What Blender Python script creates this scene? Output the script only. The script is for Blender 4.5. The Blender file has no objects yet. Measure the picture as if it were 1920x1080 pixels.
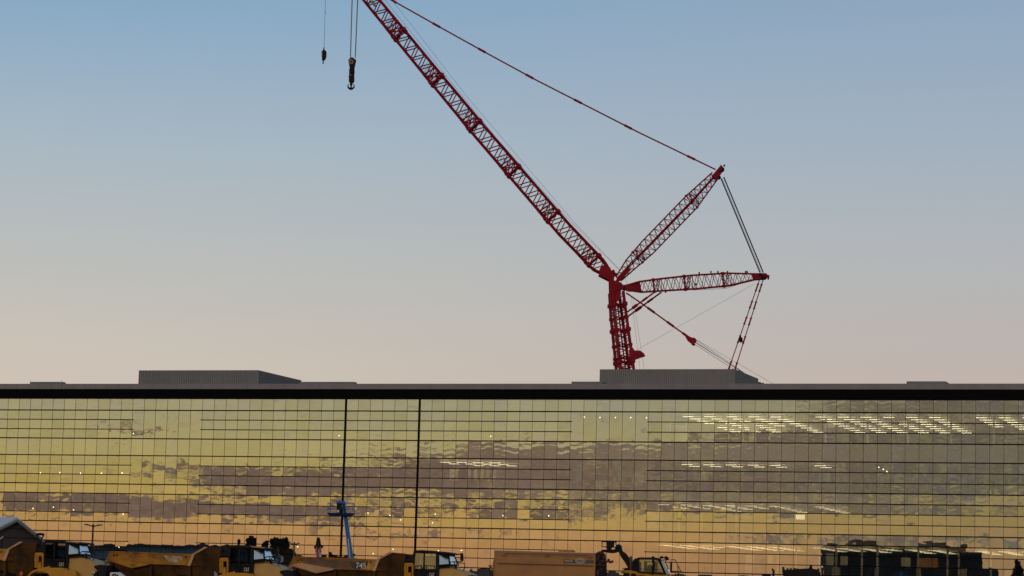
import bpy, math, random
from mathutils import Vector, Matrix
SC = bpy.context.scene
COL = SC.collection
R = math.radians
random.seed(7)

# ------------------------------------------------------------------ camera
F, PITCH, ROLL, FA, FX, FY = 5000.0, 0.1212, 0.0278, -0.3176, -60.0044, 319.3806
CZ = 0.5                      # lens height above the yard; the camera stands in a slight dip
CAMP = Vector((0, 0, CZ))
cf = Vector((0, math.cos(PITCH), math.sin(PITCH)))
r0 = Vector((1, 0, 0)); u0 = r0.cross(cf)
cr = r0*math.cos(ROLL) + u0*math.sin(ROLL)
cu = -r0*math.sin(ROLL) + u0*math.cos(ROLL)
cd = bpy.data.cameras.new('camera'); cam = bpy.data.objects.new('camera', cd); COL.objects.link(cam)
cam.matrix_world = Matrix(((cr.x, cu.x, -cf.x, 0), (cr.y, cu.y, -cf.y, 0), (cr.z, cu.z, -cf.z, CZ), (0, 0, 0, 1)))
cd.sensor_width = 36; cd.lens = 36*F/1920; cd.clip_start = 1; cd.clip_end = 20000
SC.camera = cam
SC.view_settings.view_transform = 'Standard'; SC.view_settings.look = 'None'
SC.view_settings.exposure = 0; SC.view_settings.gamma = 1
SC.cycles.max_bounces = 6; SC.cycles.transparent_max_bounces = 12; SC.cycles.glossy_bounces = 3
SC.cycles.sample_clamp_indirect = 3

def ray(x, y):
    return cf*F + cr*(x-960) - cu*(y-540)
def at(x, y, Y):               # point seen at photo pixel x,y on the plane at distance Y in front
    d = ray(x, y); return CAMP + d*(Y/d.y)
FD = Vector((math.cos(FA), math.sin(FA), 0)); FN = Vector((-math.sin(FA), math.cos(FA), 0))  # along / into the building
FO = Vector((FX, FY, 0))
PW = 1.5
def fac(c, z, b=0.0):          # column, height above the lens, depth behind the glass
    p = FO + FD*(c*PW) + FN*b; p.z = z + CZ; return p
def atf(x, y, b=0.0):          # pixel -> point on a plane parallel to the facade, b behind it
    d = ray(x, y); t = (FO + FN*b - CAMP).dot(FN)/d.dot(FN); return CAMP + d*t
def colz(x, y, b=0.0):
    p = atf(x, y, b); return (p-FO-FN*b).dot(FD)/PW, p.z-CZ
def mirror(p):                 # where a thing seen in the glass really stands
    return p - FN*(2*(p-FO).dot(FN))

# ------------------------------------------------------------------ sky and sun
def ramp(nt, fac_, stops, interp='LINEAR'):
    n = nt.nodes.new('ShaderNodeValToRGB'); cr_ = n.color_ramp; cr_.interpolation = interp
    while len(cr_.elements) > 1: cr_.elements.remove(cr_.elements[-1])
    cr_.elements[0].position = stops[0][0]; cr_.elements[0].color = (*stops[0][1], 1)
    for p, c in stops[1:]:
        e = cr_.elements.new(p); e.color = (*c, 1)
    nt.links.new(fac_, n.inputs[0]); return n.outputs[0]
def M_(nt, op, a, b=None, c=None):
    n = nt.nodes.new('ShaderNodeMath'); n.operation = op
    for i, v in enumerate((a, b, c)):
        if v is None: continue
        if isinstance(v, (int, float)): n.inputs[i].default_value = v
        else: nt.links.new(v, n.inputs[i])
    return n.outputs[0]
def mixc(nt, f, a, b):
    n = nt.nodes.new('ShaderNodeMix'); n.data_type = 'RGBA'
    for i, v in ((0, f), (6, a), (7, b)):
        if isinstance(v, (int, float)): n.inputs[i].default_value = v
        elif isinstance(v, tuple): n.inputs[i].default_value = (*v, 1)
        else: nt.links.new(v, n.inputs[i])
    return n.outputs[2]
def lin(r, g, b): return tuple(((v/255)/12.92 if v/255 <= .04045 else ((v/255+.055)/1.055)**2.4) for v in (r, g, b))
def smooth(nt, v, lo, hi, a=0.0, b=1.0):
    n = nt.nodes.new('ShaderNodeMapRange'); n.interpolation_type = 'SMOOTHSTEP'
    nt.links.new(v, n.inputs[0])
    for i, q in enumerate((lo, hi, a, b)): n.inputs[i+1].default_value = q
    return n.outputs[0]

w = bpy.data.worlds.new('World'); SC.world = w; w.use_nodes = True
nt = w.node_tree; nt.nodes.clear(); L = nt.links
tc = nt.nodes.new('ShaderNodeTexCoord'); sx = nt.nodes.new('ShaderNodeSeparateXYZ')
L.new(tc.outputs['Generated'], sx.inputs[0])
X, Y, Z = sx.outputs
el = M_(nt, 'MULTIPLY', M_(nt, 'ARCSINE', Z), 180/math.pi)          # elevation in degrees
eln = M_(nt, 'DIVIDE', M_(nt, 'MAXIMUM', el, 0.0), 90.0)
# eastern sky (dusk blue over a dusty pink belt); a little bluer towards the left
g1 = ramp(nt, eln, [(0.0, lin(208, 188, 172)), (5.1/90, lin(204, 194, 181)), (7.4/90, lin(186, 189, 187)), (9.7/90, lin(168, 184, 195)), (11.5/90, lin(150, 175, 197)), (13.2/90, lin(130, 167, 195)), (0.35, lin(95, 130, 175)), (1, lin(60, 90, 140))])
g2 = ramp(nt, eln, [(0.0, lin(198, 176, 166)), (5.1/90, lin(192, 179, 171)), (7.4/90, lin(181, 182, 183)), (9.7/90, lin(166, 178, 190)), (11.5/90, lin(154, 173, 192)), (13.2/90, lin(143, 167, 191)), (0.35, lin(95, 128, 172)), (1, lin(60, 90, 140))])
azf = M_(nt, 'ARCTAN2', X, Y)
east = mixc(nt, smooth(nt, azf, -0.20, 0.20), g1, g2)
# western sky behind the camera: after-sunset yellows with a low bank of cloud
n2 = (2*FN.x*FN.x, 2*FN.x*FN.y, 2*FN.y*FN.y)
mx = M_(nt, 'SUBTRACT', X, M_(nt, 'ADD', M_(nt, 'MULTIPLY', X, n2[0]), M_(nt, 'MULTIPLY', Y, n2[1])))
my = M_(nt, 'SUBTRACT', Y, M_(nt, 'ADD', M_(nt, 'MULTIPLY', X, n2[1]), M_(nt, 'MULTIPLY', Y, n2[2])))
az = M_(nt, 'MULTIPLY', M_(nt, 'ARCTAN2', mx, my), 180/math.pi)      # degrees from the middle of the bank
wg = ramp(nt, eln, [(0.0, (0.72, 0.38, 0.23)), (1.2/90, (0.86, 0.46, 0.19)), (1.9/90, (0.90, 0.57, 0.185)), (2.6/90, (0.80, 0.61, 0.20)), (3.5/90, (0.75, 0.645, 0.30)), (4.6/90, (0.61, 0.58, 0.40)), (9.0/90, (0.50, 0.56, 0.52)), (0.3, (0.26, 0.36, 0.52)), (1, (0.08, 0.13, 0.25))])
wg = mixc(nt, smooth(nt, az, 0.0, 11.0, 0.0, 0.5), wg, (0.30, 0.26, 0.17))
cmb = nt.nodes.new('ShaderNodeCombineXYZ'); L.new(M_(nt, 'MULTIPLY', az, 2.1), cmb.inputs[0]); L.new(M_(nt, 'MULTIPLY', el, 4.4), cmb.inputs[1])
def noise(vec, scale, detail, rough, dist=0.0):
    n = nt.nodes.new('ShaderNodeTexNoise'); L.new(vec, n.inputs['Vector'])
    n.inputs['Scale'].default_value = scale; n.inputs['Detail'].default_value = detail
    n.inputs['Roughness'].default_value = rough; n.inputs['Distortion'].default_value = dist
    return n.outputs[0]
nz = noise(cmb.outputs[0], 1.7, 10, 0.68, 0.8)
wg_n = noise(cmb.outputs[0], 2.6, 8, 0.65, 1.0)
def D(px): return (px-960)/5000*180/math.pi
def EV(px, py): return (1149+0.0278*(px-960)-py)/5000*180/math.pi
blobs = [(90, 950, 170, 22, 1.0), (290, 957, 150, 22, 1.1), (500, 912, 150, 22, 1.1), (265, 812, 95, 9, .75), (650, 905, 160, 24, 1.0),
         (860, 900, 160, 33, 1.1), (1060, 893, 200, 38, 1.2), (1320, 893, 250, 42, 1.3), (1600, 880, 250, 60, 1.3), (1860, 850, 260, 85, 1.3),
         (1740, 775, 180, 22, 1.2), (1850, 1035, 300, 22, .9), (560, 962, 170, 16, .72), (850, 957, 220, 15, .66), (1500, 1040, 200, 16, .6), (20, 845, 90, 7, .3),
         (720, 1025, 170, 14, .62), (1350, 950, 300, 12, .5), (1650, 850, 300, 40, .8), (330, 885, 140, 12, .6), (470, 960, 200, 12, .6), (700, 990, 160, 10, .5), (1080, 965, 160, 14, .6), (1450, 955, 220, 14, .6), (950, 1020, 160, 9, .5), (330, 1005, 160, 7, .45), (1130, 860, 260, 20, .9), (620, 985, 200, 8, .35), (1750, 965, 200, 10, .5), (700, 862, 160, 9, .4), (1000, 850, 150, 12, .5)]
cov = None
for (bx, by, sxx, syy, amp) in blobs:
    a = M_(nt, 'DIVIDE', M_(nt, 'SUBTRACT', az, D(bx)), sxx/5000*180/math.pi)
    b = M_(nt, 'DIVIDE', M_(nt, 'SUBTRACT', el, EV(bx, by)), syy/5000*180/math.pi)
    q = M_(nt, 'ADD', M_(nt, 'POWER', M_(nt, 'ABSOLUTE', a), 2.0), M_(nt, 'POWER', M_(nt, 'ABSOLUTE', b), 2.0))
    g = M_(nt, 'MULTIPLY', M_(nt, 'EXPONENT', M_(nt, 'MULTIPLY', q, -1.0)), amp)
    cov = g if cov is None else M_(nt, 'ADD', cov, g)
cov = M_(nt, 'MINIMUM', cov, 1.12)
val = M_(nt, 'ADD', cov, M_(nt, 'MULTIPLY', M_(nt, 'SUBTRACT', nz, 0.5), 3.1))
cl = smooth(nt, val, 0.42, 0.86, 0, 0.96)
nz2 = noise(cmb.outputs[0], 2.3, 6, 0.6)
ccol = mixc(nt, smooth(nt, nz2, 0.35, 0.7), (0.225, 0.155, 0.135), (0.35, 0.235, 0.18))
ccol = mixc(nt, smooth(nt, az, 3.0, 11.0), ccol, (0.205, 0.175, 0.155))
wg = mixc(nt, smooth(nt, wg_n, 0.45, 0.75, 0, 0.32), wg, ccol)
mot = noise(cmb.outputs[0], 3.4, 7, 0.7, 1.4)
ccol = mixc(nt, M_(nt, 'MULTIPLY', smooth(nt, mot, 0.47, 0.60, 0, 1.0), smooth(nt, az, -1.0, 4.0)), ccol, (0.36, 0.33, 0.20))
west = mixc(nt, cl, wg, ccol)
sky = mixc(nt, smooth(nt, Y, -0.25, 0.25), west, east)
below = mixc(nt, smooth(nt, Z, -0.02, 0.0), (0.05, 0.045, 0.04), sky)
bg = nt.nodes.new('ShaderNodeBackground'); L.new(below, bg.inputs[0]); bg.inputs[1].default_value = 1.0
wo = nt.nodes.new('ShaderNodeOutputWorld'); L.new(bg.outputs[0], wo.inputs[0])
w.cycles.sampling_method = 'MANUAL'; w.cycles.sample_map_resolution = 1024
sd = bpy.data.lights.new('sun', 'SUN'); sd.energy = 0.6; sd.angle = R(12); sd.color = (1.0, 0.72, 0.5)
so = bpy.data.objects.new('sun', sd); COL.objects.link(so)          # last glow from low in the west, behind the camera
so.rotation_euler = (R(82), 0, R(-18))

# ------------------------------------------------------------------ materials
MATS = {}
def mat(name, base, rough=0.6, metal=0.0, var=0.0, scale=3.0, dirt=None, dirt_amt=0.0, dirt_scale=1.2, bump=0.0, spec=0.5, stretch=(1, 1, 1)):
    if name in MATS: return MATS[name]
    m = bpy.data.materials.new(name); m.use_nodes = True; t = m.node_tree
    b = t.nodes['Principled BSDF']; b.inputs['Roughness'].default_value = rough; b.inputs['Metallic'].default_value = metal
    b.inputs['Specular IOR Level'].default_value = spec
    c = None
    tcn = t.nodes.new('ShaderNodeTexCoord'); mp = t.nodes.new('ShaderNodeMapping'); mp.inputs['Scale'].default_value = stretch
    t.links.new(tcn.outputs['Object'], mp.inputs[0])
    def nz_(s, d=6, r=.6):
        n = t.nodes.new('ShaderNodeTexNoise'); t.links.new(mp.outputs[0], n.inputs['Vector'])
        n.inputs['Scale'].default_value = s; n.inputs['Detail'].default_value = d; n.inputs['Roughness'].default_value = r
        return n.outputs[0]
    lo = tuple(v*(1-var) for v in base); hi = tuple(min(1, v*(1+var)) for v in base)
    c = mixc(t, smooth(t, nz_(scale), .3, .7), lo, hi)
    if dirt: c = mixc(t, smooth(t, nz_(dirt_scale, 10, .7), .62-dirt_amt*.4, .72-dirt_amt*.2), c, dirt)
    t.links.new(c, b.inputs['Base Color'])
    if bump:
        bn = t.nodes.new('ShaderNodeBump'); bn.inputs['Strength'].default_value = bump; bn.inputs['Distance'].default_value = .03
        t.links.new(nz_(scale*4), bn.inputs['Height']); t.links.new(bn.outputs[0], b.inputs['Normal'])
    MATS[name] = m; return m
def glassmat(name, refl, tint, tr, mixf, rough=0.0):
    m = bpy.data.materials.new(name); m.use_nodes = True; t = m.node_tree; t.nodes.clear()
    g = t.nodes.new('ShaderNodeBsdfGlossy'); g.inputs['Color'].default_value = (*refl, 1); g.inputs['Roughness'].default_value = rough
    p = t.nodes.new('ShaderNodeBsdfTransparent'); p.inputs['Color'].default_value = (*tr, 1)
    mx_ = t.nodes.new('ShaderNodeMixShader'); mx_.inputs[0].default_value = mixf
    o = t.nodes.new('ShaderNodeOutputMaterial')
    t.links.new(p.outputs[0], mx_.inputs[1]); t.links.new(g.outputs[0], mx_.inputs[2]); t.links.new(mx_.outputs[0], o.inputs[0])
    return m
def emis(name, c, s):
    m = bpy.data.materials.new(name); m.use_nodes = True; t = m.node_tree; t.nodes.clear()
    e = t.nodes.new('ShaderNodeEmission'); e.inputs[0].default_value = (*c, 1); e.inputs[1].default_value = s
    o = t.nodes.new('ShaderNodeOutputMaterial'); t.links.new(e.outputs[0], o.inputs[0]); return m
M_GL = [glassmat('mirror_glass', (0.80*k, 0.78*k, 0.70*k2), None, (0.66, 0.66, 0.58), 0.62) for k, k2 in ((1, 1), (.955, .93), (1.03, 1.05), (.98, 1.08))]
M_CABGL = glassmat('cab_glass', (0.8, 0.85, 0.8), None, (0.55, 0.62, 0.5), 0.24)
M_WIND = glassmat('windscreen_glass', (0.85, 0.95, 0.98), None, (0.5, 0.55, 0.55), 0.8, 0.2)
M_BLACK = mat('black_aluminium', (0.0022, 0.0022, 0.003), 0.6, var=.3, spec=.04)
M_PARA = mat('parapet_metal', (0.20, 0.198, 0.212), 0.6, var=.08, scale=.4, spec=.2)
M_SCREEN = mat('ribbed_metal', (0.195, 0.198, 0.212), 0.55, var=.06, scale=.4, spec=.2)
M_ROOF = mat('roof_membrane', (0.25, 0.24, 0.22), 0.9, var=.1)
M_CONC = mat('concrete', (0.12, 0.11, 0.10), 0.9, var=.15)
M_CEIL = mat('ceiling', (0.6, 0.55, 0.46), 0.95)
M_INT = mat('interior_wall', (0.38, 0.33, 0.26), 0.9, var=.35, scale=.3)
M_WHITE = mat('white_board', (0.75, 0.72, 0.62), 0.8)
M_WOOD = mat('wood_panel', (0.55, 0.27, 0.05), 0.6, var=.25)
M_NAVY = mat('navy_blind', (0.018, 0.021, 0.026), 0.8, var=.3, scale=.1)
M_LAMP = emis('luminaire', (1.0, 0.90, 0.62), 5.2); M_LAMP2 = emis('dim_luminaire', (1.0, 0.84, 0.52), 3.6)
M_DOWN = emis('downlight', (1.0, 0.80, 0.45), 9.0)
M_RED = mat('crane_red', (0.23, 0.002, 0.013), 0.5, spec=.12, var=.25, scale=.5, dirt=(0.06, 0.01, 0.01), dirt_amt=.15)
M_DRED = mat('pendant_red', (0.26, 0.005, 0.014), 0.6, spec=.12, var=.3)
M_ROPE = mat('steel_rope', (0.05, 0.055, 0.06), 0.6)
M_LROPE = mat('grey_rope', (0.16, 0.19, 0.20), 0.5)
M_DARK = mat('dark_steel', (0.007, 0.007, 0.010), 0.6, spec=.15, var=.3)
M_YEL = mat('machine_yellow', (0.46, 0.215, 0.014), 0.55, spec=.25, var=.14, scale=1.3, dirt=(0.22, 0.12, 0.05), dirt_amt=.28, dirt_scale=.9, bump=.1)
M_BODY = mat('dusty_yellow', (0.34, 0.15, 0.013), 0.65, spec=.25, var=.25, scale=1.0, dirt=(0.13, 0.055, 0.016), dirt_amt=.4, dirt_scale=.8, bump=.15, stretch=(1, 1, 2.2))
M_HOPP = mat('shaded_brown_steel', (0.068, 0.033, 0.010), 0.85, spec=.2, var=.35, scale=1.0, dirt=(0.03, 0.015, 0.006), dirt_amt=.3, bump=.2)  # dark tone carries the shade under the bed and on its inward plates
M_RAMP = mat('lit_tan_steel', (0.42, 0.24, 0.12), 0.6, var=.2, scale=2)  # paler tan carries the light on the bed's upturned edge
M_HOOD = mat('cream_yellow', (0.44, 0.265, 0.065), 0.45, spec=.3, var=.12, scale=1.2, dirt=(0.34, 0.2, 0.09), dirt_amt=.3)
M_TYRE = mat('tyre_rubber', (0.015, 0.014, 0.013), 0.9, var=.2, bump=.3)
M_CABB = mat('cab_black', (0.005, 0.006, 0.009), 0.55, spec=.15, var=.3)
M_TANK = mat('tank_tan', (0.33, 0.155, 0.048), 0.5, spec=.35, var=.1, scale=.8, dirt=(0.25, 0.12, 0.055), dirt_amt=.25, dirt_scale=.6)
M_RUST = mat('rusty_brown', (0.055, 0.018, 0.014), 0.7, var=.5, scale=4, dirt=(0.2, 0.12, 0.1), dirt_amt=.1)
M_BLUE = mat('lift_blue', (0.006, 0.13, 0.40), 0.5, var=.12, spec=.2)
M_DBLUE = mat('dark_blue', (0.005, 0.016, 0.055), 0.6, spec=.1)
M_TENT = mat('tent_grey', (0.038, 0.034, 0.040), 0.8, var=.15, scale=.3)
M_TENTR = mat('tent_roof', (0.50, 0.54, 0.60), 0.6, var=.06)
M_TRIM = mat('tent_trim', (0.16, 0.17, 0.19), 0.6)
M_LETT = mat('white_lettering', (0.55, 0.52, 0.46), 0.7, var=.2, scale=6)
M_SCUFF = mat('scuffed_white', (0.42, 0.36, 0.28), 0.8, var=.3, scale=7, dirt=(0.3, 0.14, 0.03), dirt_amt=.55, dirt_scale=4)
M_ORANGE = mat('orange_marker', (0.55, 0.1, 0.02), 0.6)
M_POLE = mat('bronze_pole', (0.035, 0.018, 0.015), 0.6)
M_BOX = mat('pale_box', (0.55, 0.58, 0.66), 0.6)
M_GROUND = mat('dirt_ground', (0.16, 0.115, 0.08), 0.95, var=.25, scale=.08, bump=.3)
M_BARK = mat('bark', (0.05, 0.035, 0.025), 0.9)
M_LEAF = mat('dark_leaf', (0.018, 0.028, 0.016), 0.85, var=.5, scale=.6)
M_HALL = mat('blue_cladding', (0.10, 0.235, 0.36), 0.8, var=.12, scale=.05)
M_HALL2 = mat('slate_cladding', (0.05, 0.06, 0.085), 0.8, var=.2, scale=.05)

# ------------------------------------------------------------------ mesh helpers
class MB:
    def __init__(s): s.v = []; s.f = []; s.mi = None
    def add(s, vs, fs):
        n = len(s.v); s.v += [Vector(v) for v in vs]; s.f += [tuple(i+n for i in f) for f in fs]; return s
    def hexa(s, p):            # 8 corners: bottom ring 0-3, top ring 4-7
        return s.add(p, [(0, 3, 2, 1), (4, 5, 6, 7), (0, 1, 5, 4), (1, 2, 6, 5), (2, 3, 7, 6), (3, 0, 4, 7)])
    def box(s, a, b):
        (x0, y0, z0), (x1, y1, z1) = a, b
        return s.hexa([(x0, y0, z0), (x1, y0, z0), (x1, y1, z0), (x0, y1, z0), (x0, y0, z1), (x1, y0, z1), (x1, y1, z1), (x0, y1, z1)])
    def prism(s, pts, off):
        off = Vector(off); n = len(pts); pts = [Vector(p) for p in pts]
        return s.add(pts+[p+off for p in pts], [tuple(range(n)), tuple(range(2*n-1, n-1, -1))]+[(i, i+n, (i+1) % n+n, (i+1) % n) for i in range(n)])
    def quad(s, *p): return s.add(p, [tuple(range(len(p)))])
    def tube(s, a, b, r, n=6, r2=None):
        a = Vector(a); b = Vector(b); d = b-a
        if d.length < 1e-6: return s
        d.normalize(); x = d.orthogonal().normalized(); y = d.cross(x); r2 = r if r2 is None else r2
        vs = [a+(x*math.cos(2*math.pi*i/n)+y*math.sin(2*math.pi*i/n))*r for i in range(n)]+[b+(x*math.cos(2*math.pi*i/n)+y*math.sin(2*math.pi*i/n))*r2 for i in range(n)]
        return s.add(vs, [tuple(range(n-1, -1, -1)), tuple(range(n, 2*n))]+[(i, (i+1) % n, (i+1) % n+n, i+n) for i in range(n)])
    def path(s, pts, r, n=6):
        for a, b in zip(pts[:-1], pts[1:]): s.tube(a, b, r, n)
        return s
    def ball(s, c, r, n=8, sq=(1, 1, 1)):
        vs = []; fs = []; m = n//2
        for j in range(m+1):
            th = math.pi*j/m
            for i in range(n):
                ph = 2*math.pi*i/n; vs.append(Vector(c)+Vector((math.sin(th)*math.cos(ph)*sq[0], math.sin(th)*math.sin(ph)*sq[1], math.cos(th)*sq[2]))*r)
        for j in range(m):
            for i in range(n): fs.append((j*n+i, (j+1)*n+i, (j+1)*n+(i+1) % n, j*n+(i+1) % n))
        return s.add(vs, fs)
    def build(s, name, m, parent=None, smooth_=False, bevel=0.0):
        o0 = Vector((0, 0, 0)); q = parent
        while q is not None: o0 = o0+q.location; q = q.parent
        me = bpy.data.meshes.new(name); me.from_pydata([v-o0 for v in s.v], [], s.f); me.update()
        if isinstance(m, list):
            for q_ in m: me.materials.append(q_)
            me.polygons.foreach_set('material_index', s.mi)
        else: me.materials.append(m)
        if smooth_: me.polygons.foreach_set('use_smooth', [True]*len(me.polygons))
        o = bpy.data.objects.new(name, me); COL.objects.link(o); o.parent = parent
        if bevel:
            b = o.modifiers.new('bevel', 'BEVEL'); b.width = bevel; b.segments = 2; b.limit_method = 'ANGLE'
        return o
def tag(o, label, cat, group=None, kind=None):
    if label: o['label'] = label
    if cat: o['category'] = cat
    if group: o['group'] = group
    if kind: o['kind'] = kind
    return o
def thing(name, loc, label, cat, group=None):
    o = bpy.data.objects.new(name, None); COL.objects.link(o); o.location = loc; o.empty_display_size = .3
    return tag(o, label, cat, group)
def text_mesh(name, s, size, origin, xdir, ydir, m, parent, depth=0.012, width=None, bold=0.0):
    cu_ = bpy.data.curves.new('t', 'FONT'); cu_.body = s; cu_.size = size; cu_.extrude = depth/size*size; cu_.offset = bold
    to = bpy.data.objects.new('t', cu_); COL.objects.link(to)
    bpy.context.view_layer.update()
    me = bpy.data.meshes.new_from_object(to.evaluated_get(bpy.context.evaluated_depsgraph_get()))
    bpy.data.objects.remove(to)
    xs = [v.co.x for v in me.vertices]; ys = [v.co.y for v in me.vertices]; x0, x1, y0, y1 = min(xs), max(xs), min(ys), max(ys)
    sxx = (width/(x1-x0)) if width else 1; syy = size/(y1-y0)
    xd = Vector(xdir).normalized(); yd = Vector(ydir).normalized(); zd = xd.cross(yd)
    o0 = Vector((0, 0, 0)); q = parent
    while q is not None: o0 = o0+q.location; q = q.parent
    for v in me.vertices: v.co = Vector(origin)-o0+xd*((v.co.x-x0)*sxx)+yd*((v.co.y-y0)*syy)+zd*v.co.z
    me.materials.clear(); me.materials.append(m); me.name = name
    o = bpy.data.objects.new(name, me); COL.objects.link(o); o.parent = parent; return o

# ------------------------------------------------------------------ ground
g = MB(); ys = [-9000, -60, 40, 95, 9000]; zs = [-1.2, -1.1, -1.1, 0, 0]
ys = [-9000, -900, -60, 40, 95, 9000]; zs = [0, -1.0, -1.1, -1.1, 0, 0]
for i in range(len(ys)-1): g.quad((-9000, ys[i], zs[i]), (9000, ys[i], zs[i]), (9000, ys[i+1], zs[i+1]), (-9000, ys[i+1], zs[i+1]))
tag(g.build('ground', M_GROUND), 'bare brown construction yard dirt in front of the glass building', 'ground', kind='structure')

# ------------------------------------------------------------------ glass office building
T = {'T0': 23.89, 'T1': 22.49, 'T2': 21.38, 'T3': 20.25, 'T4': 19.15, 'T5': 17.15, 'T6': 16.01, 'T7': 14.89, 'T8': 13.79, 'T9': 12.66, 'T10': 11.55, 'T11': 10.43, 'T12': 9.33, 'T13': 8.18, 'T14': 7.07, 'T15': 5.99, 'T16': 4.91, 'T17': 3.8, 'T18': 2.7, 'T19': 1.5}
BASE = -CZ; ZR, ZF = 25.55, 24.93
C0, C1 = -5, 87
bld = thing('office_building', fac(41, BASE, 0), 'long low office building with a gold mirrored curtain wall under a black fascia', 'building')
def fbox(c0, c1, z0, z1, b0, b1, mb=None):
    mb = mb or MB()
    return mb.hexa([fac(c0, z0, b0), fac(c1, z0, b0), fac(c1, z0, b1), fac(c0, z0, b1), fac(c0, z1, b0), fac(c1, z1, b0), fac(c1, z1, b1), fac(c0, z1, b1)])
# panes
gaps = [(11, 17), (47, 53)]; thick = (29, 35)
def in_gap(c): return any(a <= c < b for a, b in gaps)
rows_full = [('T0', 'T1', 'sp'), ('T4', 'T5', 'tall'), ('T8', 'T9', 'sp'), ('T12', 'T13', 'low'), ('T16', 'T17', 'low'), ('T17', 'T18', 'low'), ('T18', 'T19', 'low')]
vis = [('T1', 'T2', 'T3', 'T4', 'v'), ('T5', 'T6', 'T7', 'T8', 'v'), ('T9', 'T10', 'T11', 'T12', 'v'), ('T13', 'T14', 'T15', 'T16', 'low')]
panes = []
for c in range(C0, C1):
    for a, b, k in rows_full: panes.append((c, a, b, k))
    for a, p, q, b, k in vis:
        if in_gap(c): panes.append((c, a, b, k))
        else: panes += [(c, a, p, k), (c, p, q, k), (c, q, b, k)]
def pane_mesh(mb, c, zt, zb, k):
    rr = random.Random(c*977+int(zt*131))
    kk = .00015 if zt < 8.3 else (.00045 if k != 'tall' else .0006); tx = rr.gauss(0, kk); tz = rr.gauss(0, kk)
    sag = rr.uniform(.0001, .00034)*(1.5 if zt > 9 else 1)*(1 if rr.random() < .8 else -1)
    rip = {'sp': .00006, 'tall': .00019, 'v': .00004, 'low': .000012}[k]
    if c > 57: rip *= 1.8
    ph = [rr.uniform(0, 6.28) for _ in range(5)]; lam = rr.uniform(.22, .36)
    tilt0 = {'low': 0.0022}.get(k, 0.0)          # the lower storeys lean a hair, so they mirror lower sky
    if zt < 7.2: tilt0 = 0.0016
    W_, H_ = PW, zt-zb; n = 6; m = max(8, int(H_/.065)); base = len(mb.v)
    for j in range(m+1):
        for i in range(n+1):
            s = i/n; t = j/m; x = (s-.5)*W_; y = (t-.5)*H_
            d = tx*x+(tz-tilt0)*y + 4*sag*(s*(1-s)*4*t*(1-t))
            yy = y+.12*math.sin(2.1*x/W_*3+ph[3])
            d += rip*(.62*math.sin(6.283*yy/lam+ph[0]+1.5*math.sin(4.1*x+ph[4]))*(.5+.5*math.sin(3*x+2.2*y+ph[1]))+.9*math.sin(6.283*yy/(lam*2.3)+ph[4])+.8*math.sin(6.283*x/.62+ph[2]+y))
            mb.v.append(fac(c+s, zb+H_*t, d))
    for j in range(m):
        for i in range(n):
            a = base+j*(n+1)+i; mb.f.append((a, a+1, a+n+2, a+n+1))
def size_of(p):
    c, a, b, k = p; x = fac(c+.5, T[a]); 
    if T[b] < 4.8 or c < 0 or c > 80: return 0
    return (T[a]-T[b])/(x.y)**2
panes.sort(key=size_of, reverse=True)
for p in panes[:100]:
    mb = MB(); pane_mesh(mb, p[0], T[p[1]], T[p[2]], p[3]); mb.build('window_pane', random.choice(M_GL), bld, True)
mb = MB(); mb.mi = []
for p in panes[100:]:
    n0 = len(mb.f); pane_mesh(mb, p[0], T[p[1]], T[p[2]], p[3]); mb.mi += [random.randrange(4)]*(len(mb.f)-n0)
o = mb.build('window_pane', M_GL, bld, True); o['kind'] = 'stuff'
# transoms, mullions
def transom(c0, c1, z, h, dp): fbox(c0, c1, z-h/2, z+h/2, -dp, -.006).build('transom', M_BLACK, bld)
for k in ('T1', 'T4', 'T5', 'T8', 'T9', 'T12', 'T13', 'T16', 'T17', 'T18', 'T19'): transom(C0, C1, T[k], .12 if k in ('T4', 'T8', 'T12', 'T1') else .11, .12)
for k in ('T2', 'T3', 'T6', 'T7', 'T10', 'T11', 'T14', 'T15'):
    for a, b in ((C0, 11), (17, 47), (53, C1)): transom(a-.1 if a > 0 else a, b+.1 if b < 80 else b, T[k], .09, .12)
for c in range(C0, C1+1):
    if c in thick: fbox(c-.06, c+.06, BASE, T['T0'], -.14, -.004).build('pilaster', M_BLACK, bld)
    else: fbox(c-.011, c+.011, BASE+1.2, T['T0'], -.016, -.002).build('mullion', M_BLACK, bld)
fbox(C0, C1, T['T0'], ZF, -.9, .3).build('fascia', M_BLACK, bld)
pm = MB(); fbox(C0, C1, ZF+.003, ZR-.004, -.86, -.5, pm)
for c in range(C0, C1): fbox(c+.012, c+1-.012, ZF+.002, ZR, -.9, -.863, pm)
pm.build('parapet', M_PARA, bld)
fbox(C0, C1, ZR-.9, ZR-.5, .3, 42).build('roof', M_ROOF, bld)
fbox(C0, C1, BASE, T['T19'], -.1, .2).build('plinth', M_CONC, bld)
for a, b in ((C0-.15, C0-.01), (C1+.01, C1+.15)): fbox(a, b, BASE, ZR, -.1, 42).build('side_wall', M_PARA, bld)
fbox(C0, C1, BASE, ZR-.5, 42, 42.4).build('rear_wall', M_INT, bld)
for a, b in (('T0', 'T1'), ('T4', 'T5'), ('T8', 'T9'), ('T12', 'T13'), ('T16', 'T18')):
    fbox(C0, C1, T[b]+.02, T[a]-.02, .25, 41.9).build('floor_slab', M_CEIL, bld)
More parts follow.
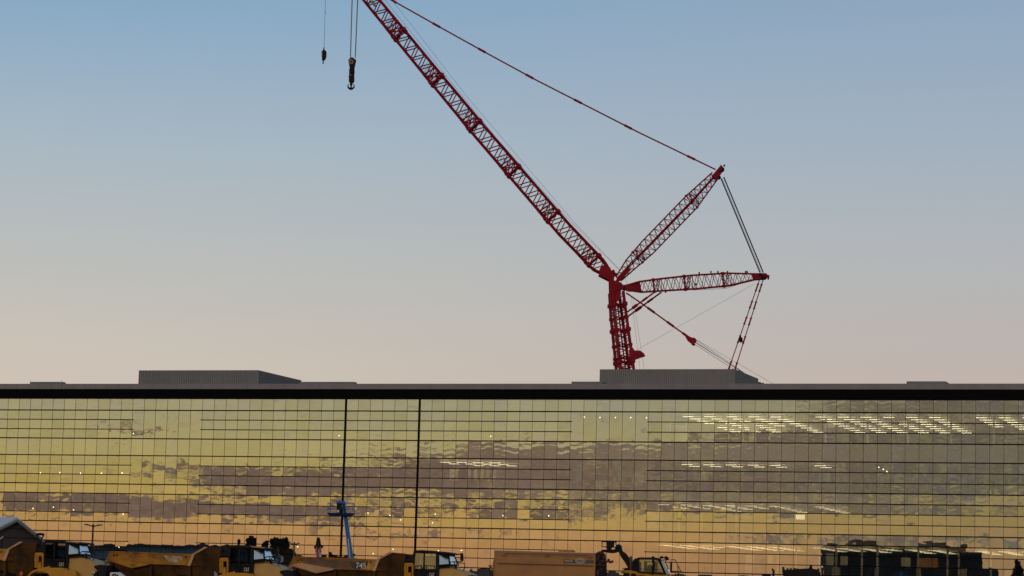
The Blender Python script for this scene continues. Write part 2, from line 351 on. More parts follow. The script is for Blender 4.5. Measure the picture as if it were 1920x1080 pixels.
# rooftop plant screens of ribbed sheet
def screen(x0, x1, ytop, b, depth, label=None, xa=None):
    c0, z = colz(x0, ytop, b); c1, _ = colz(x1, ytop, b); zb = ZR-.5
    mb = MB(); Lc = (c1-c0)*PW; n = int(Lc/.24)
    for i in range(n):
        a = c0+(c1-c0)*i/n; e = c0+(c1-c0)*(i+.5)/n; h = (c1-c0)/n
        fbox(a, a+h*.52, zb, z, b-.09, b, mb); fbox(a+h*.52, a+h, zb, z, b-.01, b, mb)
    fbox(c0, c1, zb, z-.02, b+.001, b+.12, mb)
    n = int(depth/.24)
    fbox(c1-.05, c1, zb, z-.01, b+.12, b+depth, mb)
    for i in range(n): fbox(c1+.002, c1+.05, zb, z, b+i*depth/n, b+(i+.5)*depth/n, mb)
    fbox(c0, c0+.05, zb, z-.01, b+.12, b+depth, mb); fbox(c0+.052, c1-.052, zb, z-.01, b+depth-.12, b+depth, mb)
    fbox(c0+.052, c1-.052, z-.5, z-.3, b+.125, b+depth-.125, mb)
    o = mb.build('rooftop_screen', M_SCREEN, bld)
    if label: o['label'] = label
screen(57, 116, 716, 6, 1.0, 'small low ribbed roof screen at the far left')
screen(261, 484, 694.5, 9, 13.5, 'large ribbed roof screen on the left part of the roof')
screen(563, 663, 716, 7, 1.0, 'low ribbed roof screen beside the big left one')
screen(1072, 1128, 715.5, 6, 8, 'low ribbed roof screen butting the big right one')
screen(1125, 1377, 692.5, 9, 12, 'large ribbed roof screen below the crane tower')
screen(1700, 1772, 715, 6, 6, 'small low ribbed roof screen at the far right')
# small posts on the roof edge
for (x, y) in ((57, 712), (116, 712)):
    c_, z_ = colz(x, y, 6); mb = MB(); mb.tube(fac(c_, ZR-.5, 6), fac(c_, z_, 6), .02, 5); mb.build('roof_rod', M_SCREEN, bld)

# interior: suspended light bars, downlights, walls, columns
bars = []
def lightrows(x0, x1, zc, b0, nrow, step, dx=2.5, ln=1.2, skip=0.0, seed=1, nomid=()):
    rr = random.Random(seed); c0 = colz(x0, 900, b0)[0]; c1 = colz(x1, 900, b0)[0]; c = math.floor(c0*PW/dx)*dx/PW
    while c < c1:
        c += dx/PW
        if rr.random() < skip: continue
        n = nrow if rr.random() < .7 else max(2, nrow-rr.randint(1, 3))
        if int(round(c*PW/dx)) % 7 == 3: continue
        for r_ in range(n):
            if rr.random() < .05: continue
            bars.append((c, zc-.12, b0+r_*step, ln))
lightrows(1243, 1925, T['T1']-.12, 3.2, 8, 3.3, seed=3)
lightrows(1243, 1520, T['T5']-.12, 3.2, 2, 3.3, seed=4)
lightrows(800, 915, T['T5']-.12, 3.2, 3, 3.0, dx=2.0, seed=5)
lightrows(1230, 1520, T['T9']-.12, 3.2, 6, 3.0, seed=6, ln=1.1)
lightrows(1235, 1540, T['T13']-.12, 3.2, 6, 2.6, seed=7, ln=1.3)
lightrows(1550, 1925, T['T13']-.12, 3.2, 6, 2.6, seed=8, ln=1.3)
def barbox(b, mb=None): c, z, d, ln = b; return fbox(c, c+ln/PW, z-.01, z+.01, d, d+.45, mb)
bars.sort(key=lambda b: fac(b[0], b[1], b[2]).y)
for b in bars[:100]: barbox(b).build('light_bar', M_LAMP2 if b[1] < 13 else M_LAMP, bld)
mb = MB(); mb2 = MB()
for b in bars[100:]: barbox(b, mb2 if b[1] < 13 else mb)
o = mb.build('light_bar', M_LAMP, bld); o['kind'] = 'stuff'
o = mb2.build('light_bar', M_LAMP2, bld); o['kind'] = 'stuff'
downs = [(76, 886), (112, 886), (151, 887), (190, 887), (229, 887), (62, 953), (100, 951), (138, 956), (231, 964), (250, 813), (636, 817), (238, 1019), (223, 1026), (690, 962), (731, 966), (816, 964), (811, 980), (751, 975), (943, 967), (1029, 967), (737, 1030), (700, 1038), (822, 1033), (865, 1032), (558, 1025), (920, 818), (1096, 782), (1125, 783), (1154, 783), (1183, 783), (1212, 783), (1648, 876), (1656, 880), (1663, 884)]
for (x, y) in downs:
    p = atf(x, y, 1.6); mb = MB(); r_ = .05
    mb.tube(p+Vector((0, 0, -.06)), p+Vector((0, 0, .06)), r_, 8); mb.build('downlight', M_DOWN, bld)
for (x0, x1, y0, y1, b) in ((843, 857, 879, 901, 4), (876, 881, 878, 899, 5), (889, 893, 878, 900, 5), (901, 905, 877, 901, 5), (913, 917, 878, 903, 5), (925, 929, 878, 903, 5), (1186, 1204, 889, 910, 3), (1241, 1256, 787, 829, 3), (1262, 1290, 797, 829, 4), (1405, 1416, 797, 829, 6), (1215, 1240, 954, 990, 3), (1390, 1413, 958, 980, 5), (1438, 1448, 962, 979, 5), (1549, 1562, 1038, 1060, 4), (1576, 1588, 1042, 1060, 5), (1690, 1706, 1044, 1062, 5), (1440, 1448, 1041, 1056, 4), (1398, 1412, 1040, 1074, 4), (1640, 1646, 1066, 1085, 3), (1718, 1726, 1066, 1085, 3), (1800, 1812, 1066, 1085, 3), (1560, 1574, 1064, 1085, 3), (1885, 1896, 1067, 1085, 3)):
    ca, za = colz(x0, y0, b); cb, zb = colz(x1, y1, b)
    fbox(ca, cb, zb, za, b, b+.3).build('white_column', M_WHITE, bld)
for x, yb in ((1283, 1), (1362, 1), (1390, 1), (1545, 1), (1624, 1), (1700, 1), (1781, 1), (1861, 1), (1273, 3), (1315, 3), (1380, 3), (1458, 3), (1459, 4), (1493, 4), (1537, 4), (1568, 4), (1616, 4), (1645, 4), (1721, 4), (1776, 4), (1797, 4), (1857, 4)):
    a, b_ = {1: ('T1', 'T4'), 3: ('T9', 'T12'), 4: ('T13', 'T16')}[yb]; ca = colz(x, 900, 5)[0]
    fbox(ca, ca+.12, T[b_], T[a], 5, 5.2).build('slim_column', M_WHITE, bld)
ca, za = colz(1722, 1046, 8); cb, zb = colz(1758, 1064, 8); fbox(ca, cb, zb, za, 8, 8.2).build('timber_panel', M_WOOD, bld)
for x0, x1 in ((1575, 1640), (1650, 1715), (1730, 1796), (1815, 1880)):
    ca, za = colz(x0, 1067, 1); cb, zb = colz(x1, 1090, 1); fbox(ca, cb, T['T18'], T['T16']-.15, 1, 1.1).build('window_blind', M_NAVY, bld)
ca, za = colz(1492, 965, 4); cb, zb = colz(1508, 974, 4); fbox(ca, cb, zb, za, 4, 4.2).build('lit_screen', emis('lit_panel', (1.0, .9, .62), 1.7), bld)
for b_, z0, z1 in ((14, T['T4'], T['T1']), (14, T['T8'], T['T5']), (16, T['T12'], T['T9']), (13, T['T16'], T['T13'])):
    fbox(C0, 48, z0, z1, b_, b_+.2).build('partition', M_INT, bld)
# ------------------------------------------------------------------ crawler crane
CD = 430.0
ground_c = at(1214, 1140, CD+1); ground_c.z = 0
crane = thing('crawler_crane', ground_c, 'tall red lattice crawler crane with luffing jib and two back masts behind the glass building', 'crane')
def pc(x, y, dy=0.0): return at(x, y, CD+dy)
S = 5000/CD    # pixels per metre there
def lattice(name, stations, parent, bays, rot, rc, rl, joints=(), xrot=0):
    """stations: (centre px x, y, width px across, depth m); four chords with lacing; returns the part"""
    root = bpy.data.objects.new(name, None); COL.objects.link(root); root.parent = parent
    pts = [(pc(x, y), wpx/S/2, dm/2) for x, y, wpx, dm in stations]
    def frame(i):
        a = pts[max(0, i-1)][0]; b = pts[min(len(pts)-1, i+1)][0]
        if 0 < i < len(pts)-1: pass
        d = (pts[-1][0]-pts[0][0]).normalized(); n = d.cross(Vector((0, 1, 0))).normalized(); m = n.cross(d)
        n2 = n*math.cos(rot)+m*math.sin(rot); m2 = -n*math.sin(rot)+m*math.cos(rot)
        return n2, m2
    ring = []
    for i, (p, hw, hd) in enumerate(pts):
        n_, m_ = frame(i); ring.append([p+n_*hw+m_*hd, p+n_*hw-m_*hd, p-n_*hw-m_*hd, p-n_*hw+m_*hd])
    for k in range(4):
        mb = MB(); mb.path([r_[k] for r_ in ring], rc, 6); mb.build('chord', M_RED, root)
    # resample rings
    L_ = [0]
    for a, b in zip(pts[:-1], pts[1:]): L_.append(L_[-1]+(b[0]-a[0]).length)
    def rg(t):
        s = t*L_[-1]
        for i in range(len(L_)-1):
            if s <= L_[i+1]+1e-6:
                u = (s-L_[i])/(L_[i+1]-L_[i]); return [ring[i][k].lerp(ring[i+1][k], u) for k in range(4)]
        return ring[-1]
    mb = MB()
    for i in range(bays):
        a, b = rg(i/bays), rg((i+1)/bays); h = rg((i+.5)/bays)
        for k in range(4):
            k2 = (k+1) % 4
            if k % 2 == 0: mb.tube(a[k], h[k2], rl, 4); mb.tube(h[k2], b[k], rl, 4)
            else: mb.tube(a[k2], h[k], rl, 4); mb.tube(h[k], b[k2], rl, 4)
        if i in joints:
            for k in range(4): mb.tube(a[k], a[(k+1) % 4], rl*1.3, 4); mb.tube(h[k], h[(k+1) % 4], rl, 4); mb.ball(a[k], rc*2.1, 6); mb.tube(a[k], b[(k+1) % 4], rl, 4)
            mb.tube(a[0], a[2], rl, 4); mb.tube(b[1], b[3], rl, 4)
    mb.build('lacing', M_RED, root)
    return root, rg
# luffing jib (its head is above the picture)
jib, jrg = lattice('luffing_jib', [(1147, 519, 8, .9), (1122, 497, 26, 2.6), (1057.5, 430, 27, 2.6), (900, 247, 26, 2.6), (803, 130, 25, 2.6), (696.5, 0, 24, 2.6), (668, -36, 24, 2.6), (652, -55, 8, 1.2)], crane, 34, .08, .21, .115, joints=(2, 7, 12, 17, 22, 27, 32))
mb = MB()
for i in range(2, 28, 5):
    mb = MB(); q0 = jrg((i-.1)/34); q1 = jrg((i+.35)/34); q2 = jrg((i+.9)/34); q3 = jrg((i+1.3)/34)
    for k in (0, 1, 2, 3):
        mb.path([q0[k], q1[k], q2[k], q3[k]], .24 if k in (0, 1) else .2, 6)
    n_ = (q0[0]-q0[3]).normalized(); mb.prism([q0[0]+n_*.1, q1[0]+n_*.35, q2[0]-n_*.3, q3[0]-n_*.1], (0, .25, 0))
    for k in (0, 3): mb.tube(q0[k], q0[k+1 if k == 0 else 2], .12, 5)
    mb.build('section_joint', M_RED, jib)
    mb = MB(); u_ = [jrg((i+t)/34) for t in (0, .33, .66, 1.0, 1.33, 1.66)]
    mb.path([u_[0][3], u_[0][0], u_[0][1], u_[0][2]], .05, 4)
    mb.path([q[0] for q in u_], .05, 4); mb.path([q[1].lerp(q[2], .5) for q in u_], .02, 4)
    for a, b in zip(u_[:-1], u_[1:]): mb.tube(a[0], b[3], .04, 4); mb.tube(a[1], b[2], .035, 4)
    mb.build('cross_bracing', M_RED, jib)
wk = MB()
for i in range(0, 100):
    a = jrg(i/104); b = jrg((i+1)/104); 
    n_ = (a[1]-a[2]).normalized()
    if i % 7 == 0: wk.tube(a[1], a[1]+n_*.28, .05, 4)
    if i % 4 == 2: wk.tube(a[1]-n_*.1, a[1]-n_*.42, .05, 4)
wk.path([jrg(i/20)[1].lerp(jrg(i/20)[0], .5) for i in range(1, 20)], .05, 4)
wk.build('walkway_fitting', M_DRED, jib)
mb = MB(); a = [pc(1108, 503), pc(1128, 500), pc(1139, 497), pc(1152, 520), pc(1149, 531), pc(1140, 526), pc(1122, 517)]
for q in (-1.2, 1.0): mb.prism([p+Vector((0, q, 0)) for p in a[1:]], (0, .2, 0))
mb.tube(pc(1146, 524, -1.2), pc(1146, 524, 1.2), .5, 8); mb.build('jib_foot', M_RED, jib)
mb = MB()   # rigging rods lying on the jib foot
for x0, y0, x1, y1 in ((1118, 478, 1152, 518), (1124, 480, 1146, 520), (1136, 498, 1158, 522), (1148, 508, 1160, 524), (1150, 506, 1156, 520)): mb.tube(pc(x0, y0, -1), pc(x1, y1, -.8), .12, 5)
for x, y in ((1136, 494), (1142, 503), (1150, 508), (1155, 514)): mb.ball(pc(x, y, -1), .25, 6)
mb.build('jib_pendant_bar', M_DRED, jib)
mb = MB(); mb.prism([pc(646, -64, -.8), pc(672, -60, -.8), pc(676, -44, -.8), pc(655, -40, -.8)], (0, 1.6, 0)); mb.tube(pc(664, -46, -.9), pc(664, -46, .9), .75, 14)
mb.tube(pc(650, -56), pc(611, -72), .16, 6); mb.tube(pc(612, -71, -.3), pc(612, -71, .3), .5, 10); mb.build('jib_head', M_RED, jib)
mb = MB(); mb.prism([pc(694, 2, -1.6), pc(699, 0, -1.6), pc(706, 11, -1.6), pc(702, 13, -1.6)], (0, .12, 0)); mb.build('name_board', M_SCREEN, jib)
# upper mast
m1, _ = lattice('back_mast', [(1160, 522, 7, 1.0), (1182, 496, 13, 1.8), (1214, 464, 18, 2.25), (1296, 379, 18, 2.25), (1341, 329, 9, 1.2)], crane, 20, .62, .125, .055, joints=(4, 15))
mb = MB(); 
for q in (-.9, .5): mb.prism([pc(x, y, q) for x, y in ((1154, 527), (1158, 519), (1176, 499), (1184, 505), (1166, 524), (1160, 528))], (0, .25, 0))
mb.prism([pc(x, y, -.6) for x, y in ((1158, 523), (1174, 504), (1180, 508), (1163, 526))], (0, 1.2, 0)); mb.build('mast_foot', M_RED, m1)
mb = MB(); mb.prism([pc(x, y, -.9) for x, y in ((1335, 329), (1352, 309), (1358, 316), (1345, 337))], (0, 1.8, 0)); mb.prism([pc(x, y, -1.1) for x, y in ((1345, 321), (1351, 309), (1355, 312), (1352, 321))], (0, 2.2, 0))
mb.build('mast_head', M_RED, m1)
mb = MB(); mb.tube(pc(1353, 318, -1.0), pc(1353, 318, 1.0), .48, 12); mb.tube(pc(1348, 333, -.9), pc(1348, 333, .9), .35, 10); mb.tube(pc(1357, 312, -.2), pc(1359, 309, -.2), .15, 6); mb.build('sheave', M_DARK, m1)
# lower mast
m2, _ = lattice('back_mast', [(1168, 540, 6, 1.2), (1200, 538, 20, 2.4), (1240, 534, 23, 2.6), (1300, 529, 26, 2.6), (1365, 524, 24, 2.6), (1414, 519, 11, 1.6)], crane, 17, -.13, .14, .065, joints=(4, 8, 13))
mb = MB()
for q in (-1.0, .8): mb.prism([pc(x, y, q) for x, y in ((1162, 537), (1170, 534), (1200, 528), (1203, 546), (1180, 547), (1162, 542))], (0, .2, 0))
mb.build('mast_foot', M_RED, m2)
mb = MB(); mb.prism([pc(x, y, -.9) for x, y in ((1411, 512), (1436, 512), (1442, 517), (1438, 522), (1414, 524))], (0, 1.8, 0)); mb.prism([pc(x, y, -.3) for x, y in ((1436, 514), (1443, 516), (1442, 524), (1440, 524), (1439, 520))], (0, .4, 0)); mb.build('mast_head', M_RED, m2)
mb = MB(); mb.tube(pc(1431, 521, -1), pc(1431, 521, 1), .42, 12); mb.tube(pc(1425, 515, -1), pc(1425, 515, 1), .3, 10); mb.ball(pc(1305, 533, -1.6), .2, 6)
for x in (1311, 1333, 1346, 1364, 1401, 1398): mb.tube(pc(x, 512 if x > 1330 else 514), pc(x, 508 if x > 1330 else 510), .12, 5)
for x, y in ((1248, 548), (1288, 541), (1322, 541), (1352, 538)): mb.tube(pc(x, y-2), pc(x, y+1), .14, 5)
mb.build('sheave', M_DARK, m2)
# tower (main boom)
tw, trg = lattice('main_boom', [(1155.5, 548, 19, 2.6), (1159.5, 590, 22, 2.6), (1171.5, 690, 25, 2.7), (1212, 1105, 29, 2.8), (1212, 1128, 14, 2.0)], crane, 48, .22, .25, .07, joints=(2, 6, 11, 16, 22, 28, 34))
mb = MB()
for q in (-1.5, 1.2): mb.prism([pc(x, y, q) for x, y in ((1141, 527), (1150, 525), (1166, 530), (1163, 560), (1147, 576), (1142, 566))], (0, .3, 0))
mb.prism([pc(x, y, -1.2) for x, y in ((1143, 530), (1164, 533), (1162, 552), (1145, 566))], (0, 2.4, 0))
mb.tube(pc(1163, 538, -1.8), pc(1163, 538, 1.8), .6, 10)
mb.build('boom_head', M_RED, tw)
mb = MB()
for t in [i/60 for i in range(2, 22)]:
    a = trg(t); mb.tube(a[3], a[3]+(a[3]-a[0]).normalized()*.25, .07, 4)
    if t > .02: mb.tube(a[2].lerp(a[3], .2), trg(t+.012)[2].lerp(trg(t+.012)[3], .8), .05, 4)
mb.path([trg(i/30)[2].lerp(trg(i/30)[3], .35) for i in range(1, 13)], .13, 5)
mb.path([trg(i/30)[0].lerp(trg(i/30)[3], .28) for i in range(1, 13)], .12, 5)
mb.build('boom_walkway', M_DRED, tw)
for t in (.085, .175, .215):
    a = trg(t); mb = MB()
    for k in range(4): mb.ball(a[k], .42, 6); mb.tube(a[k], a[(k+1) % 4], .1, 5)
    mb.build('section_joint', M_RED, tw)
mb = MB(); mb.prism([pc(x, y, -1.4) for x, y in ((1180, 655), (1186, 651), (1190, 657), (1200, 657), (1207, 662), (1210, 667), (1200, 670), (1187, 675), (1181, 674))], (0, 1.6, 0)); mb.build('cable_bracket', M_RED, tw)
mb = MB(); mb.prism([pc(x, y, -1.7) for x, y in ((1152, 583), (1156, 583), (1158, 602), (1154, 602))], (0, .15, 0)); mb.build('ladder_plate', M_SCREEN, tw)
# struts between tower and lower mast
for x0, y0, x1, y1, dy in ((1172, 588, 1227, 548, -1.2), (1175, 595, 1240, 548, .8)):
    mb = MB(); a, b = pc(x0, y0, dy), pc(x1, y1, dy); mb.tube(a, b, .14, 6); mb.tube(a.lerp(b, .25), a.lerp(b, .42), .27, 6); mb.tube(a.lerp(b, .6), a.lerp(b, .75), .2, 6); mb.build('hydraulic_strut', M_DRED, crane)
def pend(name, pts, r, m, joints=(), jr=.2, dy=0):
    mb = MB(); P = [pc(x, y, dy) for x, y in pts]; mb.path(P, r, 5)
    tot = sum((b-a).length for a, b in zip(P[:-1], P[1:]))
    for j in joints:
        s = j*tot
        for a, b in zip(P[:-1], P[1:]):
            l = (b-a).length
            if s <= l:
                c = a.lerp(b, s/l); d = (b-a).normalized(); mb.tube(c-d*.55, c+d*.55, r*1.55, 6); mb.ball(c-d*.55, jr, 6); mb.ball(c+d*.55, jr, 6); break
            s -= l
    return mb.build(name, m, crane)
pend('jib_pendant', [(700, -22), (738, 2), (825, 51), (915, 101), (1007, 151), (1100, 198.5), (1197, 248), (1342, 318)], .125, M_DRED, (.06, .19, .325, .465, .605, .75, .93), .24)
for x0, y0, x1, y1 in ((1352, 335, 1425, 511), (1357, 332, 1431, 511)): pend('mast_rope', [(x0, y0), (x1, y1)], .11, M_DARK)
pend('mast_rope', [(1354, 334), (1428, 512)], .03, M_ROPE)
for dx, dy_ in ((0, 0), (7, 1)):
    pend('rear_pendant', [(1424+dx*.9, 525+dy_), (1367+dx*1.7, 690), (1260+dx, 990)], .085, M_DRED, (.03, .10, .165, .24, .345, .48), .2)
pend('pendant_spreader', [(1385, 637), (1395, 642)], .12, M_DRED)
mb = MB(); mb.ball(pc(1389, 637), .35, 7, (1, 1, 1.5)); mb.build('warning_lamp', M_DARK, crane)
pend('stay_rod', [(1174, 549), (1206, 571), (1296, 636)], .13, M_DRED, (.38, .68, .92), .24)
mb = MB(); mb.ball(pc(1300, 639), .55, 8); mb.prism([pc(x, y, -.5) for x, y in ((1285, 629), (1296, 632), (1306, 639), (1300, 646), (1290, 638))], (0, 1, 0)); mb.tube(pc(1297, 645), pc(1303, 647), .18, 5); mb.build('pulley_block', M_DRED, crane)
for a, b in (((1306, 638), (1423, 718)), ((1304, 641), (1420, 717)), ((1302, 645), (1417, 719)), ((1305, 643), (1426, 719))): pend('stay_rope', [a, b], .035, M_ROPE)
pend('stay_rope', [(1306, 637), (1452, 721), (1500, 748)], .022, M_ROPE)
for a, b in (((1183, 553), (1200, 692)), ((1187, 560), (1208, 692)), ((1148, 668), (1152, 692)), ((1415, 532), (1194, 656)), ((1172, 520), (1180, 545))): pend('control_cable', [a, b], .02, M_ROPE)
pend('control_cable', [(1412, 525), (1360, 541), (1300, 544)], .03, M_ROPE)
for a in ([(722, 0), (812, 112), (930, 258), (1060, 405), (1163, 508)], [(735, 0), (880, 187), (1075, 415), (1161, 505)]): pend('hoist_rope', [(a[0][0]-40, a[0][1]-50)]+a, .022, M_ROPE)
# derrick mast whose tip peeks over the parapet, and the crawler base (behind the building)
dm, _ = lattice('derrick_mast', [(1222, 1115, 10, 1.6), (1240, 1060, 26, 2.4), (1400, 770, 24, 2.2), (1424, 724, 8, 1.2)], crane, 24, .1, .12, .045)
mb = MB(); mb.tube(pc(1424, 721, -.9), pc(1424, 721, .9), .42, 10); mb.tube(pc(1430, 721, -.7), pc(1430, 721, .7), .3, 10); mb.build('sheave', M_DARK, dm)
gc = ground_c
mb = MB(); mb.box((gc.x-4, gc.y-2, 1.6), (gc.x+9, gc.y+2, 4.0)); mb.build('upper_works', M_RED, crane, bevel=.1)
mb = MB(); mb.box((gc.x-5, gc.y-3.6, 1.8), (gc.x-2, gc.y-2.1, 4.4)); mb.build('operator_cab', M_RED, crane, bevel=.1)
mb = MB(); mb.box((gc.x+6.5, gc.y-3, 1.7), (gc.x+9.5, gc.y+3, 5.2)); mb.build('counterweight', M_DRED, crane, bevel=.1)
for s in (-1, 1):
    mb = MB(); y0 = gc.y+s*3.9; mb.prism([(gc.x+x, y0-.65, z) for x, z in ((-5.2, .5), (-4.6, .02), (4.6, .02), (5.2, .5), (4.8, 1.5), (-4.8, 1.5))], (0, 1.3, 0)); mb.build('crawler_track', M_DARK, crane)
# hook blocks
def hb_ropes(pts):
    pend('hoist_rope', pts[0], pts[2], pts[1])
pend('hoist_rope', [(661.5, -48), (657, 108)], .10, M_LROPE, (), dy=-.2); pend('hoist_rope', [(672.5, -48), (666, 108)], .10, M_LROPE, (), dy=-.2)
hk = bpy.data.objects.new('hook_block', None); COL.objects.link(hk); hk.parent = crane
mb = MB(); mb.prism([pc(x, y, -.45) for x, y in ((653, 112), (658, 107.5), (661, 107.5), (667.5, 112), (664, 128), (655.5, 128))], (0, .9, 0)); mb.build('sheave_housing', M_DARK, hk)
mb = MB(); c = pc(658.6, 115.5, -.5); mb.tube(c, c+Vector((0, -.08, 0)), .42, 16)
mb.build('striped_disc', mat('striped_plate', (0.30, 0.17, 0.14), .6, var=.2), hk)
mb = MB(); mb.tube(c+Vector((0, -.09, 0)), c+Vector((0, -.14, 0)), .15, 10)
for k in range(-3, 4):
    x = k*.12; h_ = math.sqrt(max(0, .42**2-x*x))*.95; d = Vector((1, 0, .8)).normalized(); e = Vector((-.8, 0, 1)).normalized()
    if abs(k) > 1: mb.tube(c+Vector((0, -.09, 0))+d*x-e*h_, c+Vector((0, -.09, 0))+d*x+e*h_, .02, 4)
mb.build('disc_marking', M_DARK, hk)
mb = MB(); mb.prism([pc(x, y, -.4) for x, y in ((654.5, 129), (664.5, 129), (664.5, 137), (654.5, 137))], (0, .8, 0)); mb.prism([pc(x, y, -.45) for x, y in ((654, 138.5), (664, 138.5), (664, 151.5), (661, 154.5), (656, 154.5), (654, 152))], (0, .9, 0)); mb.tube(pc(658.5, 128), pc(658.5, 160), .22, 8)
mb.build('ballast_weight', M_DARK, hk)
mb = MB(); mb.ball(pc(657.2, 140.5, -.5), .16, 7); mb.build('lamp', M_RAMP, hk)
mb = MB(); P = []
for k in range(0, 13):
    th = math.pi*(1.0+k/12.0); P.append((658.2+6.0*math.cos(th), 161.0-5.6*math.sin(th)))
P = [(653.5, 157.5)]+P+[(662.8, 157.5)]
Q = [pc(x, y) for x, y in P]
for i in range(len(Q)-1):
    t0 = abs(i/(len(Q)-1)-.5); t1 = abs((i+1)/(len(Q)-1)-.5); mb.tube(Q[i], Q[i+1], .22-.3*t0, 6, .22-.3*t1)
mb.tube(pc(658.2, 155), pc(658.2, 166), .14, 6); mb.build('hook', M_DARK, hk)
pend('hoist_rope', [(611.5, -68), (608.5, 62), (607.5, 92)], .032, M_ROPE)
mb = MB(); 
for x, y in ((610.5, 24), (608.8, 64)): mb.ball(pc(x, y), .07, 6)
mb.build('rope_clamp', M_DARK, crane)
wb = bpy.data.objects.new('auxiliary_hook', None); COL.objects.link(wb); wb.parent = crane
mb = MB(); mb.tube(pc(607.6, 88), pc(607, 94), .06, 6, .14); mb.prism([pc(x, y, -.35) for x, y in ((603, 96), (605, 94), (610, 94), (612, 97), (611.5, 107), (609, 110), (604, 109.5), (603, 105))], (0, .7, 0)); mb.build('ball_weight', M_DARK, wb)
mb = MB(); mb.prism([pc(x, y, -.37) for x, y in ((602.6, 96), (604.3, 95), (604.3, 105), (602.8, 104.5))], (0, .5, 0)); mb.build('pale_stripe', mat('dull_pink', (0.34, 0.23, 0.22), .6), wb)
mb = MB(); mb.prism([pc(x, y, -.2) for x, y in ((603.5, 109), (610, 109), (609.5, 113), (607.5, 112), (605.5, 112), (603.5, 113))], (0, .4, 0)); mb.tube(pc(606.5, 110), pc(605.8, 120), .1, 6); mb.build('hook', M_DARK, wb)

# ------------------------------------------------------------------ haul trucks
TS = 34.7; TD = 5000/TS; YAW = R(12); cy, sy_ = math.cos(YAW), math.sin(YAW)
def L3(x, y, v=0.0, ref=(195, None)):
    """pixel on the second truck -> truck-local metres (u forward, v away from us, z up)"""
    hy = 1149+.0278*(x-960); X_ = (x-195+(y-hy)*.0278)/TS; z = (hy-y)/TS+CZ
    return Vector(((X_-v*sy_)/cy, v, z))
def PL(pts, v): return [L3(x, y, v) for x, y in pts]
def wheel(root, u, v, z, r, wd, mt=None):
    wl = bpy.data.objects.new('wheel', None); COL.objects.link(wl); wl.parent = root; wl.location = (u, v, z)
    mb = MB(); n = 28; prof = [(r*.55, -wd/2), (r*.9, -wd/2), (r, -wd*.38), (r, wd*.38), (r*.9, wd/2), (r*.55, wd/2)]
    c = Vector((u, v, z)); k = len(prof)
    o_ = c+root.location
    vs = [o_+Vector((math.cos(2*math.pi*i/n)*p[0], p[1], math.sin(2*math.pi*i/n)*p[0])) for i in range(n) for p in prof]
    mb.add(vs, [(i*k+j, i*k+j+1, ((i+1) % n)*k+j+1, ((i+1) % n)*k+j) for i in range(n) for j in range(k-1)])
    for i in range(n):
        a = 2*math.pi*i/n; d = Vector((math.cos(a), 0, math.sin(a))); t_ = Vector((-math.sin(a), 0, math.cos(a)))
        p = o_+d*r; mb.hexa([p-t_*.05+Vector((0, -wd*.45, 0)), p+t_*.05+Vector((0, -wd*.45, 0)), p+t_*.05+Vector((0, wd*.45, 0)), p-t_*.05+Vector((0, wd*.45, 0)), p-t_*.04+d*.04+Vector((0, -wd*.45, 0)), p+t_*.04+d*.04+Vector((0, -wd*.45, 0)), p+t_*.04+d*.04+Vector((0, wd*.45, 0)), p-t_*.04+d*.04+Vector((0, wd*.45, 0))])
    mb.build('tyre', M_TYRE, wl)
    mb = MB(); mb.tube(o_+Vector((0, -wd*.35, 0)), o_+Vector((0, wd*.35, 0)), r*.56, 20); mb.tube(o_+Vector((0, -wd*.42, 0)), o_+Vector((0, -wd*.3, 0)), r*.25, 12); mb.build('rim', M_YEL, wl)

